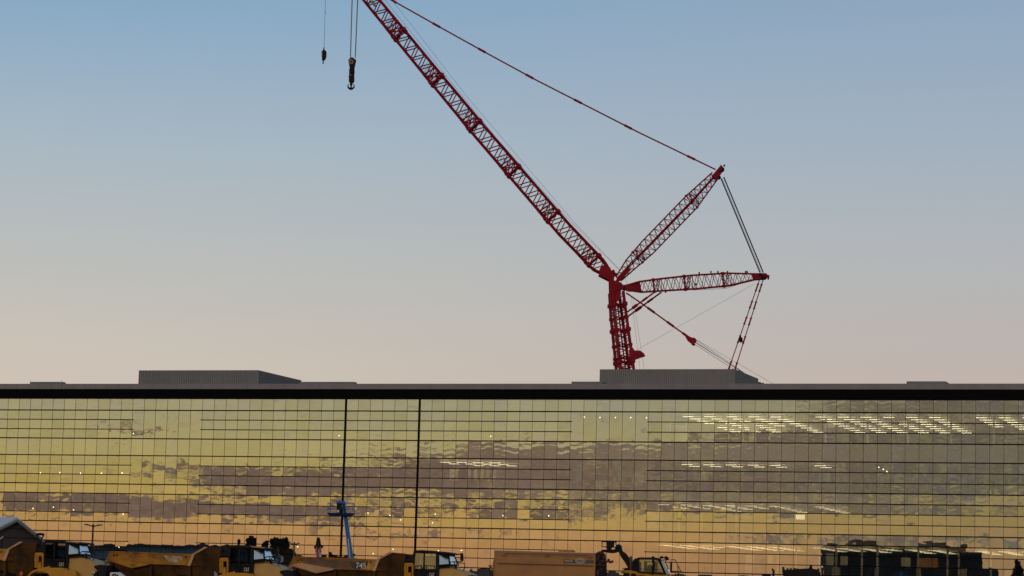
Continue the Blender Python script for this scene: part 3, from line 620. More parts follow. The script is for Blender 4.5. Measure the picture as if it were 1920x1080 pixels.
def hauler(label, wear):
    root = thing('haul_truck', (0, 0, 0), label, 'dump truck', 'articulated haul trucks parked nose to tail')
    W = 3.3
    # --- dump body
    body = bpy.data.objects.new('dump_body', None); COL.objects.link(body); body.parent = root
    side = [(204.5, 1035), (363, 1041.5), (357, 1061.5), (280, 1059), (248, 1065.3), (213, 1052.5), (203, 1051), (193.5, 1056)]
    mb = MB(); mb.prism(PL(side, 0), (0, .10, 0)); mb.prism([p+Vector((0, W-.1, 0)) for p in PL(side, 0)], (0, .10, 0))
    mb.build('side_plate', M_BODY, body, bevel=.02)
    # flare: the lower rim folds outwards from the rear to the middle
    mb = MB(); lowr = [(193.5, 1056), (203, 1049.5), (213, 1050.5), (280, 1056.5), (280, 1059), (248, 1065.3), (213, 1052.5), (203, 1051)]
    a = PL([(196, 1055), (203, 1049), (222, 1047.5), (281, 1057)], -.004); b = PL([(196, 1058), (204, 1053), (248, 1066), (281, 1059.5)], -.16)
    for i in range(3): mb.hexa([a[i], a[i+1], b[i+1], b[i], a[i]+Vector((0, .07, -.02)), a[i+1]+Vector((0, .07, -.02)), b[i+1]+Vector((0, .07, -.03)), b[i]+Vector((0, .07, -.03))])
    mb.build('side_flare', M_RAMP if wear == 2 else M_BODY, body)
    mb = MB(); 
    for v in (-.05, W-.03): mb.prism(PL([(204, 1034.2), (363, 1040.7), (363, 1042.6), (204, 1036.6)], v), (0, .12, 0))
    mb.build('top_rail', M_BODY if wear != 0 else M_YEL, body)
    mb = MB(); mb.prism(PL([(362, 1041), (367, 1041), (358.5, 1062.5), (353.5, 1062)], -.07), (0, .1, 0)); mb.build('side_rib', M_RAMP, body)
    # sloping front shoulder: tan folded edge, and the wing plate turning inwards
    for v0 in (-.02, W-.18):
        mb = MB(); mb.hexa(PL([(360, 1041.5), (366, 1041.5), (391, 1028.3), (385, 1027.2)], v0)+[p+Vector((0, .2, 0)) for p in PL([(360, 1041.5), (366, 1041.5), (391, 1028.3), (385, 1027.2)], v0)])
        mb.build('shoulder_edge', M_RAMP, body)
    A0, A1, A2 = L3(366, 1041, .0), L3(358, 1062, .0), L3(388, 1028, .10); B0, B1 = L3(415, 1030, .42), L3(411, 1063, .5)
    th = Vector((0, .08, 0)); fl = lambda p: Vector((p.x, W-p.y, p.z))
    for f_ in (lambda p: p, fl):
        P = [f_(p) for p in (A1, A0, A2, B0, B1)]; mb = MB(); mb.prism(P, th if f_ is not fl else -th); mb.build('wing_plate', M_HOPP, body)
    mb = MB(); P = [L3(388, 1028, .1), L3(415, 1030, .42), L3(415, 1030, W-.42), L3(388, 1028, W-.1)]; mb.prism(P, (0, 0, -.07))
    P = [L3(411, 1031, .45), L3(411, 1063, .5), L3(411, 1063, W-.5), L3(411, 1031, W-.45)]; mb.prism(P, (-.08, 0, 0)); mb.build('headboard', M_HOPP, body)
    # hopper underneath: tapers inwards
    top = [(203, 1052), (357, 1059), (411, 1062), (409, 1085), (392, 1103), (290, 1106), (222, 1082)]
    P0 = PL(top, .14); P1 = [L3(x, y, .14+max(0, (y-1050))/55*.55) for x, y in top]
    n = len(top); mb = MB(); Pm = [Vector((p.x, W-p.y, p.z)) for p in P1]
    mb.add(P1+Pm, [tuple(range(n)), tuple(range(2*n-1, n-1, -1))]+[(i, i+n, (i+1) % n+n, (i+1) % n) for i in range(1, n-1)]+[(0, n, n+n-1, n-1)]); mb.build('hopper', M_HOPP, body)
    for x in (283, 357): mb = MB(); mb.prism(PL([(x-2, 1060), (x+2, 1060), (x+1, 1100), (x-2, 1100)], .1), (0, .3, 0)); mb.build('hopper_rib', M_HOPP, body)
    mb = MB(); mb.prism(PL([(205, 1053), (211, 1053), (208, 1082), (203, 1075)], .02), (0, .3, 0)); mb.build('hopper_rib', M_HOPP, body)
    # marks on the side plate
    if wear == 2:
        mb = MB(); mb.prism(PL([(310, 1043.6), (345.5, 1045.2), (340, 1059.6), (318, 1059), (313, 1052)], -.012), (0, .008, 0)); mb.build('dark_decal', mat('decal_black', (0.02, 0.018, 0.02), .6, var=.3), body)
        mb = MB(); mb.prism(PL([(292, 1047), (301, 1052), (309, 1059.2), (296, 1058.6)], -.014), (0, .006, 0)); mb.build('faded_red_patch', mat('faded_red', (0.20, 0.055, 0.03), .7, var=.3, dirt=(0.12, 0.06, 0.03), dirt_amt=.4), body)
        mb = MB(); mb.prism(PL([(214, 1037), (309, 1043.2), (316, 1058.8), (285, 1057.6), (222, 1046)], -.009), (0, .004, 0)); mb.build('dusty_patch', mat('grey_brown_dust', (0.13, 0.075, 0.045), .8, var=.3, scale=1.5), body)
        a = L3(322.5, 1057.5, -.02); text_mesh('number_745', '745', .32, a, L3(340, 1058.2, -.02)-a, (0, 0, 1), M_LETT, body, width=.56, bold=.004)
    elif wear == 1:
        mb = MB(); mb.prism(PL([(307, 1042.5), (345, 1044.5), (343, 1051), (340, 1056.5), (320, 1056), (313, 1050)], -.012), (0, .006, 0)); mb.build('scuffed_patch', M_SCUFF, body)
    else:
        mb = MB(); mb.prism(PL([(305, 1042.5), (341, 1044.5), (338, 1058.5), (305, 1057.5)], -.012), (0, .006, 0)); mb.build('dark_decal', mat('decal_black', (0.02, 0.018, 0.02), .6, var=.3), body)
        mb = MB(); mb.prism(PL([(342, 1042.3), (361.5, 1043.0), (356, 1060.2), (337, 1059.2)], -.012), (0, .006, 0)); mb.build('bright_panel', M_YEL, body)
    if wear == 2:
        mb = MB(); mb.prism(PL([(347, 1042.3), (361.5, 1043.0), (356, 1060.2), (342, 1059.4)], -.012), (0, .006, 0)); mb.build('bright_panel', M_YEL, body)
    mb = MB()
    for x, y in ((213, 1042), (218.5, 1041.5), (248, 1059.5), (350, 1046)): mb.tube(L3(x, y, -.03), L3(x, y, .05), .055, 8)
    mb.build('pivot_boss', M_HOPP, body)
    # --- chassis, axles, wheels
    mb = MB()
    for v in (1.1, 1.9): mb.box((.6, v, 1.05), (7.0, v+.25, 1.45))
    mb.box((7.0, .9, .9), (10.9, 2.4, 1.35)); mb.tube(L3(300, 1066, .5), L3(375, 1090, .5), .09, 8); mb.build('chassis', M_DARK, root)
    zc = .93
    for u in (1.9, 3.85, 8.0):
        for v in (.38, 2.92): wheel(root, u, v, zc, .93, .7)
    # --- tractor
    off = 345   # tractor pixels were read on the first truck
    def T1(x, y, v=.3): return L3(x+off, y+9.3, v)
    def PT(pts, v=.3): return [T1(x, y, v) for x, y in pts]
    cabv, cw = .45, 1.75
    mb = MB(); arc = [(57+2, 1083)]
    for k in range(9):
        th_ = math.pi*(1-k/8); arc.append((78+21*math.cos(th_), 1086-16.5*math.sin(th_)))
    outer = [(54, 1086), (58, 1078), (66, 1071), (75, 1068.3), (105, 1068.5), (132, 1070.5), (146, 1072), (150, 1077), (152, 1090)]
    inner = [(104, 1090), (101, 1083), (95, 1077), (86, 1073.6), (74, 1073.2), (64, 1077), (57, 1086)]
    mb.prism(PT(outer+inner, .05), (0, .7, 0)); P = PT(outer+inner, 2.55); mb.prism(P, (0, .7, 0)); mb.build('fender', M_YEL, root, bevel=.03)
    mb = MB(); mb.prism(PT([(83, 1066), (97, 1063), (97, 1066), (118, 1066), (132, 1068), (132, 1076), (70, 1076), (70, 1069)], .25), (0, 2.6, 0)); mb.build('deck', M_YEL, root, bevel=.02)
    hood = [(131.5, 1047), (152, 1046.5), (168, 1051), (194, 1062), (194, 1071), (187, 1073), (188, 1095), (131, 1095), (129.5, 1066)]
    mb = MB(); mb.prism(PT(hood, .55), (0, 2.1, 0)); mb.build('hood', M_HOOD, root, bevel=.12)
    mb = MB(); mb.prism(PT([(150, 1045.8), (168, 1050.5), (188, 1059.5), (187, 1061), (167, 1052), (151, 1048)], .9), (0, 1.4, 0)); mb.build('hood_top_panel', mat('hood_pale_tan', (0.45, 0.36, 0.24), .4, var=.1), root)  # paler tone along the hood top
    mb = MB(); mb.prism(PT([(181, 1062.5), (194, 1060.5), (199, 1065), (204, 1073), (206, 1095), (188, 1095), (188, 1071), (181, 1066)], .35), (0, 2.4, 0)); mb.build('grille', M_CABB, root, bevel=.08)
    mb = MB(); mb.box((T1(180, 1080, .5).x, .49, T1(180, 1080, .5).z-.1), (T1(187, 1080, .5).x, .56, T1(180, 1073, .5).z)); hl = mb.build('headlight', M_CABB, root)
    mb = MB()
    for x in (178.5, 182): mb.ball(T1(x, 1075, .47), .06, 8)
    mb.build('lens', M_BOX, hl)
    # cab shell: pillars, roof, lower door panels
    cab = bpy.data.objects.new('cab', None); COL.objects.link(cab); cab.parent = root
    vN, vF = cabv, cabv+cw
    def both(mb_, pts, t=.07):
        mb_.prism(PT(pts, vN), (0, t, 0)); q = PT(pts, vN); mb_.prism([p+Vector((0, cw-t, 0)) for p in q], (0, t, 0))
    mb = MB()
    both(mb, [(85, 1017), (88, 1017), (86, 1050), (83, 1050)]); both(mb, [(103, 1019), (106, 1019), (105, 1050), (102.5, 1050)]); both(mb, [(126, 1019.5), (131, 1020), (132, 1050), (126, 1050)])
    both(mb, [(86, 1016), (131, 1018), (131, 1021.5), (86, 1020)])
    both(mb, [(83, 1049), (131.5, 1049.5), (131, 1069), (119, 1067), (117, 1065.5), (95, 1065), (93, 1063.5), (83, 1063)])
    for u_ in ((84, 86), (129, 131)):
        mb.prism(PT([(u_[0], 1017), (u_[1], 1017), (u_[1], 1021), (u_[0], 1021)], vN+.07), (0, cw-.14, 0)); mb.prism(PT([(u_[0], 1049), (u_[1], 1049), (u_[1], 1064), (u_[0], 1064)], vN+.07), (0, cw-.14, 0))
    mb.prism(PT([(84, 1062), (130, 1062), (130, 1064), (84, 1064)], vN+.07), (0, cw-.14, 0))
    mb.build('frame', M_CABB, cab)
    mb = MB(); mb.prism(PT([(86, 1014.8), (104, 1014.5), (131, 1016.6), (148, 1018.5), (154, 1020.8), (152, 1022.5), (136, 1022), (86, 1017)], vN-.05), (0, cw+.1, 0)); mb.build('roof', M_CABB, cab, bevel=.04)
    mb = MB(); mb.prism(PT([(124, 1016.2), (147, 1018.2), (153, 1020.6), (150, 1021), (128, 1018.6)], vN-.07), (0, cw+.14, 0)); mb.build('sun_visor', mat('visor_dust', (0.34, 0.17, 0.09), .6, var=.2) if wear != 2 else M_CABB, cab)
    mb = MB(); mb.quad(*PT([(87, 1019.5), (103.5, 1020.3), (103, 1050), (85.5, 1050)], vN+.03)); mb.quad(*PT([(105.5, 1020.3), (126.5, 1021), (126.5, 1050), (105, 1050)], vN+.03))
    mb.build('side_window', glassmat('side_glass', (.75, .8, .62), None, ((.2, .24, .22), (.2, .24, .22), (.6, .65, .5))[wear], (.10, .16, .36)[wear]), cab)
    mb = MB(); a = [T1(131, 1020.5, vN+.02), T1(131.5, 1048, vN+.02)]; b = [T1(131, 1020.5, vN+.02)+Vector((.45, .12, 0))]
    # bowed windscreen in three facets turning towards us
    ws = [(131.5, .30), (137, .24), (150, .42), (153, cw*.5), (150, cw-.4), (131.5, cw)]
    tops = [T1(131, 1022.5, vN), T1(150, 1023.5, vN+.25)-Vector((0.0, 0, 0)), T1(150, 1023.5, vN+.25)+Vector((.02, 1.2, 0)), T1(131, 1022.5, vN)+Vector((0, cw, 0))]
    bots = [T1(131.5, 1043.5, vN-.22), T1(152, 1041.5, vN), T1(156, 1041.5, vN)+Vector((.02, 1.5, 0)), T1(132, 1043.5, vN)+Vector((0, cw, 0))]
    mb = MB()
    for i in range(3): mb.quad(tops[i], bots[i], bots[i+1], tops[i+1])
    mb.build('windscreen', M_WIND, cab)
    mb = MB(); mb.path([tops[0], bots[0], bots[1], tops[1], tops[0]], .05, 6); mb.path([tops[1], tops[2], bots[2], bots[1]], .04, 6); mb.prism(PT([(131, 1043), (152, 1041.5), (153, 1046.5), (131, 1048.5)], vN), (0, cw, 0)); mb.build('windscreen_frame', M_CABB, cab)
    mb = MB(); s0 = T1(98, 1049, vN+.5); mb.box((s0.x-.28, vN+.5, s0.z-.1), (s0.x+.28, vN+1.1, s0.z+.15)); mb.box((s0.x-.35, vN+.5, s0.z), (s0.x-.2, vN+1.1, s0.z+.8)); mb.build('seat', M_DARK, cab, bevel=.04)
    mb = MB()
    if wear == 2: mb.box((T1(88, 1000).x, vF-.12, T1(88, 1049).z), (T1(126, 1000).x, vF-.10, T1(88, 1023).z)); mb.build('sky_glow_backing', mat('pale_green', (0.45, 0.5, 0.33), .8, var=.2), cab)  # added sheet; its pale colour stands for bright reflected sky behind the cab
    else: mb.box((T1(108, 1000).x, vF-.2, T1(88, 1047).z), (T1(113, 1000).x, vF-.1, T1(88, 1023).z)); mb.box((T1(118, 1000).x, vN+.7, T1(88, 1048).z), (T1(124, 1000).x, vN+.9, T1(88, 1040).z)); mb.build('cab_trim', mat('cab_cream', (0.42, 0.33, 0.2), .8), cab)
    a = T1(114, 1063, vN-.015); text_mesh('door_lettering', 'CAT', .2, a, (1, 0, 0), (0, 0, 1), M_LETT, cab, width=.29, bold=.002)
    mb = MB(); c0 = T1(118.5, 1062.8, vN-.03); mb.prism([c0, c0+Vector((.085, 0, 0)), c0+Vector((.042, 0, .08))], (0, .004, 0)); mb.build('yellow_triangle', M_YEL, cab)
    # hand rails outside the door
    mb = MB(); q = vN-.16
    for pts in ([(88, 1062), (88, 1044), (100, 1043), (101, 1062)], [(106, 1064), (106, 1043), (124, 1044), (126, 1066)], [(88, 1052), (100, 1052)], [(106, 1054), (125, 1054)], [(95, 1058), (100, 1046)]): mb.path(PT(pts, q), .022, 5)
    mb.build('handrail', M_CABB, cab)
    # black intake wedge behind the cab and service gear
    mb = MB(); mb.prism(PT([(86.5, 1016), (86, 1031), (82, 1036), (68, 1033.5), (66, 1032), (74, 1029.5), (81, 1025)], vN+.1), (0, 1.4, 0)); mb.build('rear_guard', M_CABB, root)
    mb = MB(); 
    for pts in ([(69, 1066), (69, 1040), (83, 1040), (83, 1066)], [(73, 1066), (73, 1040)], [(69, 1043), (83, 1043)]): mb.path(PT(pts, .4), .06, 5)
    mb.prism(PT([(73, 1057), (79, 1055), (80, 1068), (73, 1068)], .4), (0, .5, 0)); mb.prism(PT([(65, 1050), (70, 1050), (70, 1066), (66, 1066)], .5), (0, .6, 0)); mb.build('ladder_frame', M_YEL, root)
    mb = MB(); mb.ball(T1(60, 1063, .7), .3, 8); mb.path(PT([(52, 1079), (58, 1066), (64, 1060), (68, 1066)], .6), .07, 6); mb.path(PT([(48, 1076), (54, 1064), (62, 1058)], .9), .06, 6); mb.prism(PT([(46, 1078), (58, 1060), (66, 1058), (66, 1080)], 1.0), (0, 1, 0)); mb.build('hose_bundle', M_CABB, root)
    mb = MB(); mb.box((T1(40, 1078, .3).x, .3, T1(40, 1080, .3).z), (T1(45, 1078, .3).x, .5, T1(40, 1073, .3).z)); mb.build('tail_marker', M_ORANGE, root)
    # front mirror, its bracket and platform rail
    mb = MB(); mb.path(PT([(150, 1022), (160, 1022.5), (172, 1022)], .9), .035, 5); mb.path(PT([(155, 1036), (172, 1036), (176, 1034), (176, 1021), (172, 1021), (172, 1034)], .9), .028, 5); mb.path(PT([(160, 1036), (163, 1050)], .9), .03, 5); mb.path(PT([(164, 1038), (178, 1038.5), (180, 1042), (177, 1053)], .9), .025, 5); mb.path(PT([(164, 1038), (164, 1050)], .9), .025, 5); mb.build('mirror_bracket', M_CABB, root)
    mb = MB(); mb.prism(PT([(172, 1021.5), (175, 1021.5), (175.5, 1028), (172.5, 1028)], .85), (0, .25, 0)); mb.prism(PT([(172.5, 1029), (175.5, 1029), (175.5, 1034), (172.5, 1034)], .85), (0, .25, 0)); mb.build('mirror', M_CABB, root)
    return root
trucks = [hauler('leftmost yellow haul truck, only the front of its bed in view', 0),
          hauler('middle yellow haul truck with a scuffed white patch on its ochre bed', 1),
          hauler('yellow haul truck with white 745 on a black decal, beside the tan water tanker', 2)]
dv = Vector((cy, -sy_, 0))
for i, t_ in enumerate(trucks):
    p = at(195+345.3*(i-1), 1126, TD); p.z = 0
    t_.location = (p.x, TD+0.0, 0); t_.rotation_euler = (0, 0, -YAW)
# hazard board and pale box near the second truck
def gp(x, Y): p = at(x, 1120, Y); p.z = 0; return p
# ------------------------------------------------------------------ water tanker
KS = 31.0; KD = 5000/KS
def K(x, y, v=0.0): p = at(x, y, KD); return p+Vector((0, v, 0))
tk = thing('water_tanker', gp(1025, KD), 'tan water tank truck with a dark stripe and a small white emblem', 'tank truck')
a, b = K(927, 1036), K(1117, 1036); x0, x1 = a.x, b.x; zt = K(1020, 1034).z; yb = a.y
mb = MB(); rr_ = .55; prof = []
zb_ = 1.3; wd = 2.6
for k in range(7): th_ = math.pi/2*k/6; prof.append((rr_-rr_*math.cos(th_)*1.0, zt-rr_+rr_*math.sin(th_)))
prof = [(0.0+.0, zb_)]+[(p[0], p[1]) for p in prof]; prof += [(wd-p[0], p[1]) for p in reversed(prof)]
slope = (K(1117, 1036).z-K(933, 1032).z)*0
n = len(prof); P = [Vector((x0, yb+p[0], p[1])) for p in prof]; mb.add(P+[p+Vector((x1-x0, 0, 0)) for p in P], [tuple(range(n)), tuple(range(2*n-1, n-1, -1))]+[(i, (i+1) % n, (i+1) % n+n, i+n) for i in range(n)])
tank = mb.build('tank', M_TANK, tk, False, bevel=.06)
sm = tank.data.polygons
mb = MB(); mb.prism([K(933, 1055.5, -.05), K(1113, 1060.5, -.05), K(1113, 1062.3, -.05), K(933, 1057.3, -.05)], (0, .1, 0)); mb.build('side_moulding', mat('dark_brown', (0.05, 0.025, 0.02), .6), tk)
mb = MB(); mb.path([K(945, 1040.5, -.03), K(945.5, 1038, -.03), K(948, 1036.2, -.03), K(1020, 1038, -.03), K(1103, 1040.3, -.03), K(1107, 1042, -.03), K(1107, 1045, -.03)], .045, 6); mb.path([K(1026, 1036, .2), K(1026, 1042, -.02)], .035, 6); mb.build('top_rail', M_TANK, tk)
mb = MB()
for x, y in ((945, 1041), (1026, 1042.3), (1107, 1045.5)): p = K(x, y, -.04); mb.box((p.x-.11, p.y-.03, p.z-.03), (p.x+.11, p.y+.05, p.z+.03))
mb.build('rail_bracket', mat('bracket_brown', (0.2, 0.07, 0.03), .6), tk)
mb = MB(); mb.prism([K(1048, 1033, 1.0), K(1050, 1030, 1.0), K(1077, 1030.4, 1.0), K(1080, 1034, 1.0)], (0, .8, 0)); mb.build('hatch', mat('hatch_ochre', (0.3, 0.15, 0.03), .6), tk)
mb = MB(); mb.prism([K(1057, 1049, -.04), K(1113, 1050.6, -.04), K(1113, 1056.3, -.04), K(1057, 1054.9, -.04)], (0, .03, 0)); dec = mb.build('side_band', mat('band_grey', (0.045, 0.045, 0.045), .5), tk)
a = K(1059.5, 1053.6, -.06); text_mesh('band_lettering', 'MAC9', .12, a, (1, 0, -.02), (0, 0, 1), M_LETT, dec, depth=.006, width=.45, bold=.0)
mb = MB(); c = K(1088, 1052, -.065)
for r_, q in ((1.0, .0), (.78, .0)):
    P = [c+Vector((math.cos(t_)*.29*r_*(1.06 if abs(math.cos(t_)) > .9 else 1), 0, math.sin(t_)*.145*r_)) for t_ in [i*math.pi/8 for i in range(17)]]; mb.path(P, .012, 4)
mb.prism([c+Vector(v_) for v_ in ((-.17, .0, .10), (.17, 0, .10), (.11, 0, .13), (-.11, 0, .13))], (0, .004, 0)); mb.prism([c+Vector(v_) for v_ in ((-.17, .0, -.10), (.17, 0, -.10), (.11, 0, -.13), (-.11, 0, -.13))], (0, .004, 0))
mb.build('emblem', M_LETT, dec)
text_mesh('emblem_lettering', 'KLEIN', .09, c+Vector((-.21, -.008, -.045)), (1, 0, 0), (0, 0, 1), M_LETT, dec, depth=.004, width=.42)
mb = MB(); mb.prism([K(x, y, .15) for x, y in ((1116, 1040), (1120, 1035), (1127, 1033), (1133, 1036), (1135, 1046), (1138, 1052), (1138, 1085), (1114, 1085), (1114, 1045))], (0, 2.2, 0)); mb.build('engine_bay', M_CABB, tk, bevel=.05)
rng = random.Random(5); mb = MB(); mb2 = MB()
for k in range(22):
    x = rng.uniform(1118, 1133); y = rng.uniform(1036, 1080); p = K(x, y, rng.uniform(-.15, .15)); d = Vector((rng.uniform(-.2, .2), rng.uniform(-.1, .1), rng.uniform(-.25, .25)))
    (mb if k % 2 else mb2).tube(p, p+d, rng.uniform(.02, .06), 5)
for x, y in ((1136, 1053), (1141, 1050), (1144, 1054), (1148, 1053)): mb.ball(K(x, y, 0), .09, 6)
mb.path([K(1118, 1052), K(1132, 1052), K(1149, 1054)], .05, 5); mb.path([K(1118, 1060), K(1136, 1060)], .05, 5); mb.path([K(1116, 1040), K(1124, 1036), K(1134, 1040), K(1136, 1050)], .05, 5)
mb.build('pump_piping', M_RUST, tk); mb2.build('hydraulic_hose', M_RUST, tk)
mb = MB(); 
for pts, r_ in (([(933, 1047), (929, 1048), (927, 1052), (927, 1085)], .09), ([(937, 1037), (930, 1037.5), (928, 1041), (928, 1060)], .035), ([(941, 1037.5), (933, 1038), (931.5, 1042), (931, 1046)], .035), ([(920, 1072), (927, 1066)], .06)): mb.path([K(x, y, .3) for x, y in pts], r_, 6)
mb.build('inlet_pipe', mat('pipe_ochre', (0.26, 0.12, 0.04), .6, var=.2), tk)
mb = MB(); mb.prism([K(915, 1060, .3), K(926, 1060, .3), K(925, 1061.5, .3), K(916, 1061.5, .3)], (0, .4, 0)); mb.path([K(919, 1061, .4), K(919, 1066, .4)], .05, 5)
for k in range(16): p = K(rng.uniform(913, 930), rng.uniform(1066, 1082), rng.uniform(.2, .6)); mb.tube(p, p+Vector((rng.uniform(-.2, .2), 0, rng.uniform(-.2, .2))), .06, 5)
mb.build('pump_valve', M_RUST, tk)
mb = MB(); mb.box((x0+.2, yb+.6, .7), (x1+1.5, yb+2.0, 1.3)); mb.build('chassis', M_DARK, tk)
for u in (x0+1.2, x0+2.9, x1+.6):
    for v in (.3, 2.3): wheel(tk, u-tk.location.x, yb+v-tk.location.y, .8, .8, .55)
# ------------------------------------------------------------------ fourth hauler cab seen beyond the tanker
HS = 31.0; HD = 5000/HS+4
def Hh(x, y, v=0.0): return at(x, y, HD)+Vector((0, v, 0))
hd = thing('wheel_loader', gp(1215, HD), 'yellow earthmover with a black curved cab, pale windscreen and roof lamps right of the tanker', 'loader')
cb = bpy.data.objects.new('cab', None); COL.objects.link(cb); cb.parent = hd
out = [(1184, 1064), (1187, 1053), (1192, 1047), (1198, 1045), (1228, 1045.2), (1238, 1047), (1243, 1052), (1254, 1077)]
inn = [(1249, 1077), (1239, 1054), (1234, 1050), (1226, 1048.6), (1200, 1048.4), (1196, 1051), (1193, 1058), (1190, 1066)]
mb = MB(); 
for v in (0, 1.7): mb.prism([Hh(x, y, v) for x, y in out+inn], (0, .1, 0))
mb.prism([Hh(x, y, .1) for x, y in ((1192, 1047), (1198, 1045), (1228, 1045.2), (1238, 1047), (1236, 1048.5), (1200, 1047.8))], (0, 1.6, 0))
mb.prism([Hh(x, y, -.02) for x, y in ((1222, 1043), (1227, 1043), (1228, 1060), (1226, 1078), (1221, 1078), (1223, 1060))], (0, .1, 0)); mb.prism([Hh(x, y, -.02) for x, y in ((1196, 1066), (1244, 1067.5), (1244, 1068.5), (1196, 1067))], (0, .06, 0))
mb.prism([Hh(x, y, 0) for x, y in ((1184, 1062), (1199, 1049), (1199, 1073), (1184, 1070))], (0, 1.7, 0)); mb.prism([Hh(x, y, .0) for x, y in ((1199, 1072), (1249, 1074), (1249, 1080), (1199, 1079))], (0, 1.7, 0))
mb.build('frame', M_CABB, cb)
mb = MB(); mb.quad(*[Hh(x, y, .05) for x, y in ((1199, 1048), (1222, 1048.6), (1222, 1073), (1199, 1073))]); mb.quad(*[Hh(x, y, .05) for x, y in ((1227, 1048.6), (1234, 1050), (1243, 1073), (1227, 1073))]); mb.build('side_window', glassmat('green_glass', (.6, .7, .6), None, (.45, .55, .45), .14), cb)
mb = MB()
for x0_, x1_ in ((1200, 1205), (1210, 1216), (1229, 1236)): mb.prism([Hh(x0_, 1053, 1.55), Hh(x1_, 1053, 1.55), Hh(x1_, 1072, 1.55), Hh(x0_, 1072, 1.55)], (0, .04, 0))
mb.build('cab_lining', mat('lining_green', (0.13, 0.18, 0.12), .8, var=.3), cb)
mb = MB(); mb.prism([Hh(x, y, .6) for x, y in ((1214, 1070), (1216, 1060), (1220, 1058), (1224, 1060), (1226, 1071))], (0, .5, 0)); mb.build('seat', M_DARK, cb)
mb = MB(); mb.prism([Hh(x, y, -.03) for x, y in ((1200, 1048.7), (1210, 1049), (1210, 1050.6), (1200, 1050.4))], (0, .03, 0)); mb.build('yellow_strip', M_YEL, cb)
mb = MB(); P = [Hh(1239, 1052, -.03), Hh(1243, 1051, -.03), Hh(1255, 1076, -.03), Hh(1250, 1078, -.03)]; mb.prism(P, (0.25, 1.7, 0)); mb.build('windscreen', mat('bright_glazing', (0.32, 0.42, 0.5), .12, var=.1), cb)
mb = MB()
for x, y in ((1241, 1045), (1249, 1045.5), (1251, 1048)): p = Hh(x, y, .1); mb.ball(p, .11, 8, (1.2, 1, .8)); mb.tube(p, p+Vector((-.1, 0, -.14)), .03, 5)
mb.build('roof_lamp', M_DARK, cb)
mb = MB(); mb.path([Hh(x, y) for x, y in ((1243, 1049), (1249, 1057), (1253, 1067))], .03, 5); mb.prism([Hh(x, y) for x, y in ((1257, 1053), (1260, 1053), (1260, 1072), (1257, 1074))], (0, .3, 0)); mb.build('mirror', M_CABB, cb)
mb = MB()
for pts in ([(1256, 1050), (1266, 1049.5), (1271, 1060), (1277, 1071)], [(1260, 1071), (1278, 1071), (1281, 1074), (1281, 1085)], [(1266, 1071), (1267, 1085)], [(1271, 1060), (1272, 1085)]): mb.path([Hh(x, y, .1) for x, y in pts], .025, 5)
mb.build('platform_rail', M_CABB, hd)
mb = MB(); mb.prism([Hh(x, y, .0) for x, y in ((1167, 1069), (1194, 1069.5), (1194, 1073), (1200, 1075), (1254, 1078), (1275, 1082), (1275, 1086), (1195, 1079), (1167, 1074))], (0, 2, 0)); mb.prism([Hh(x, y, .02) for x, y in ((1180, 1073), (1183, 1073), (1183, 1090), (1180, 1090))], (0, .1, 0)); mb.build('deck', M_YEL, hd)
mb = MB(); p = Hh(1167, 1080); q = Hh(1290, 1080); mb.box((p.x, p.y+.05, 1.2), (q.x, p.y+2.2, 2.35)); mb.build('engine_cover', M_YEL, hd, bevel=.08)
mb = MB(); mb.box((p.x+.2, p.y+.4, .7), (q.x-.2, p.y+2.0, 1.2)); mb.build('chassis', M_DARK, hd)
mb = MB(); mb.prism([Hh(x, y, -.05) for x, y in ((1169, 1074), (1180, 1074.5), (1180, 1090), (1169, 1090))], (0, .2, 0)); mb.prism([Hh(x, y, -.05) for x, y in ((1184, 1075), (1192, 1075.5), (1192, 1090), (1184, 1090))], (0, .2, 0)); mb.build('vent', M_CABB, hd)
for u in (p.x+.9, q.x-.9):
    for v in (.2, 2.2): wheel(hd, u-hd.location.x, p.y+v-hd.location.y, .8, .8, .55)
mb = MB(); mb.path([Hh(1185, 1080, .4), Hh(1184, 1061, .4), Hh(1183, 1050, .4)], .07, 6); mb.ball(Hh(1183.5, 1048, .4), .1, 6, (1, 1, 2.2)); mb.build('exhaust_pipe', mat('exhaust', (0.08, 0.035, 0.035), .6), hd)
# ------------------------------------------------------------------ black aerial lift
AD = 190.0
def A(x, y, v=0.0): return at(x, y, AD)+Vector((0, v, 0))
al = thing('aerial_lift', gp(1180, AD), 'black folded aerial work lift with a small cage, rising between tanker and loader', 'aerial lift')
mb = MB(); mb.prism([A(x, y, -.2) for x, y in ((1160, 1025), (1165, 1027), (1168, 1034), (1174, 1038), (1181, 1047), (1188, 1063), (1185, 1068), (1178, 1065), (1171, 1053), (1165, 1045), (1161, 1037), (1158, 1030))], (0, .5, 0)); mb.build('lower_arm', M_DARK, al, bevel=.04)
mb = MB(); mb.prism([A(x, y, -.15) for x, y in ((1127, 1031), (1137, 1030.5), (1143, 1030), (1150, 1030.5), (1156, 1027), (1160, 1023), (1164, 1025), (1164, 1030), (1159, 1035.5), (1150, 1037.5), (1140, 1036.5), (1128, 1034.5))], (0, .4, 0)); mb.build('upper_arm', M_DARK, al, bevel=.03)
mb = MB(); mb.ball(A(1160, 1027), .26, 8); mb.build('knuckle_joint', M_DBLUE, al)
cg = bpy.data.objects.new('cage', None); COL.objects.link(cg); cg.parent = al
mb = MB(); mb.prism([A(x, y, -.4) for x, y in ((1138, 1016), (1152, 1016), (1151, 1025), (1147, 1027), (1147, 1030), (1141, 1031), (1138, 1026))], (0, .9, 0)); mb.build('control_box', M_DARK, cg, bevel=.06)
mb = MB()
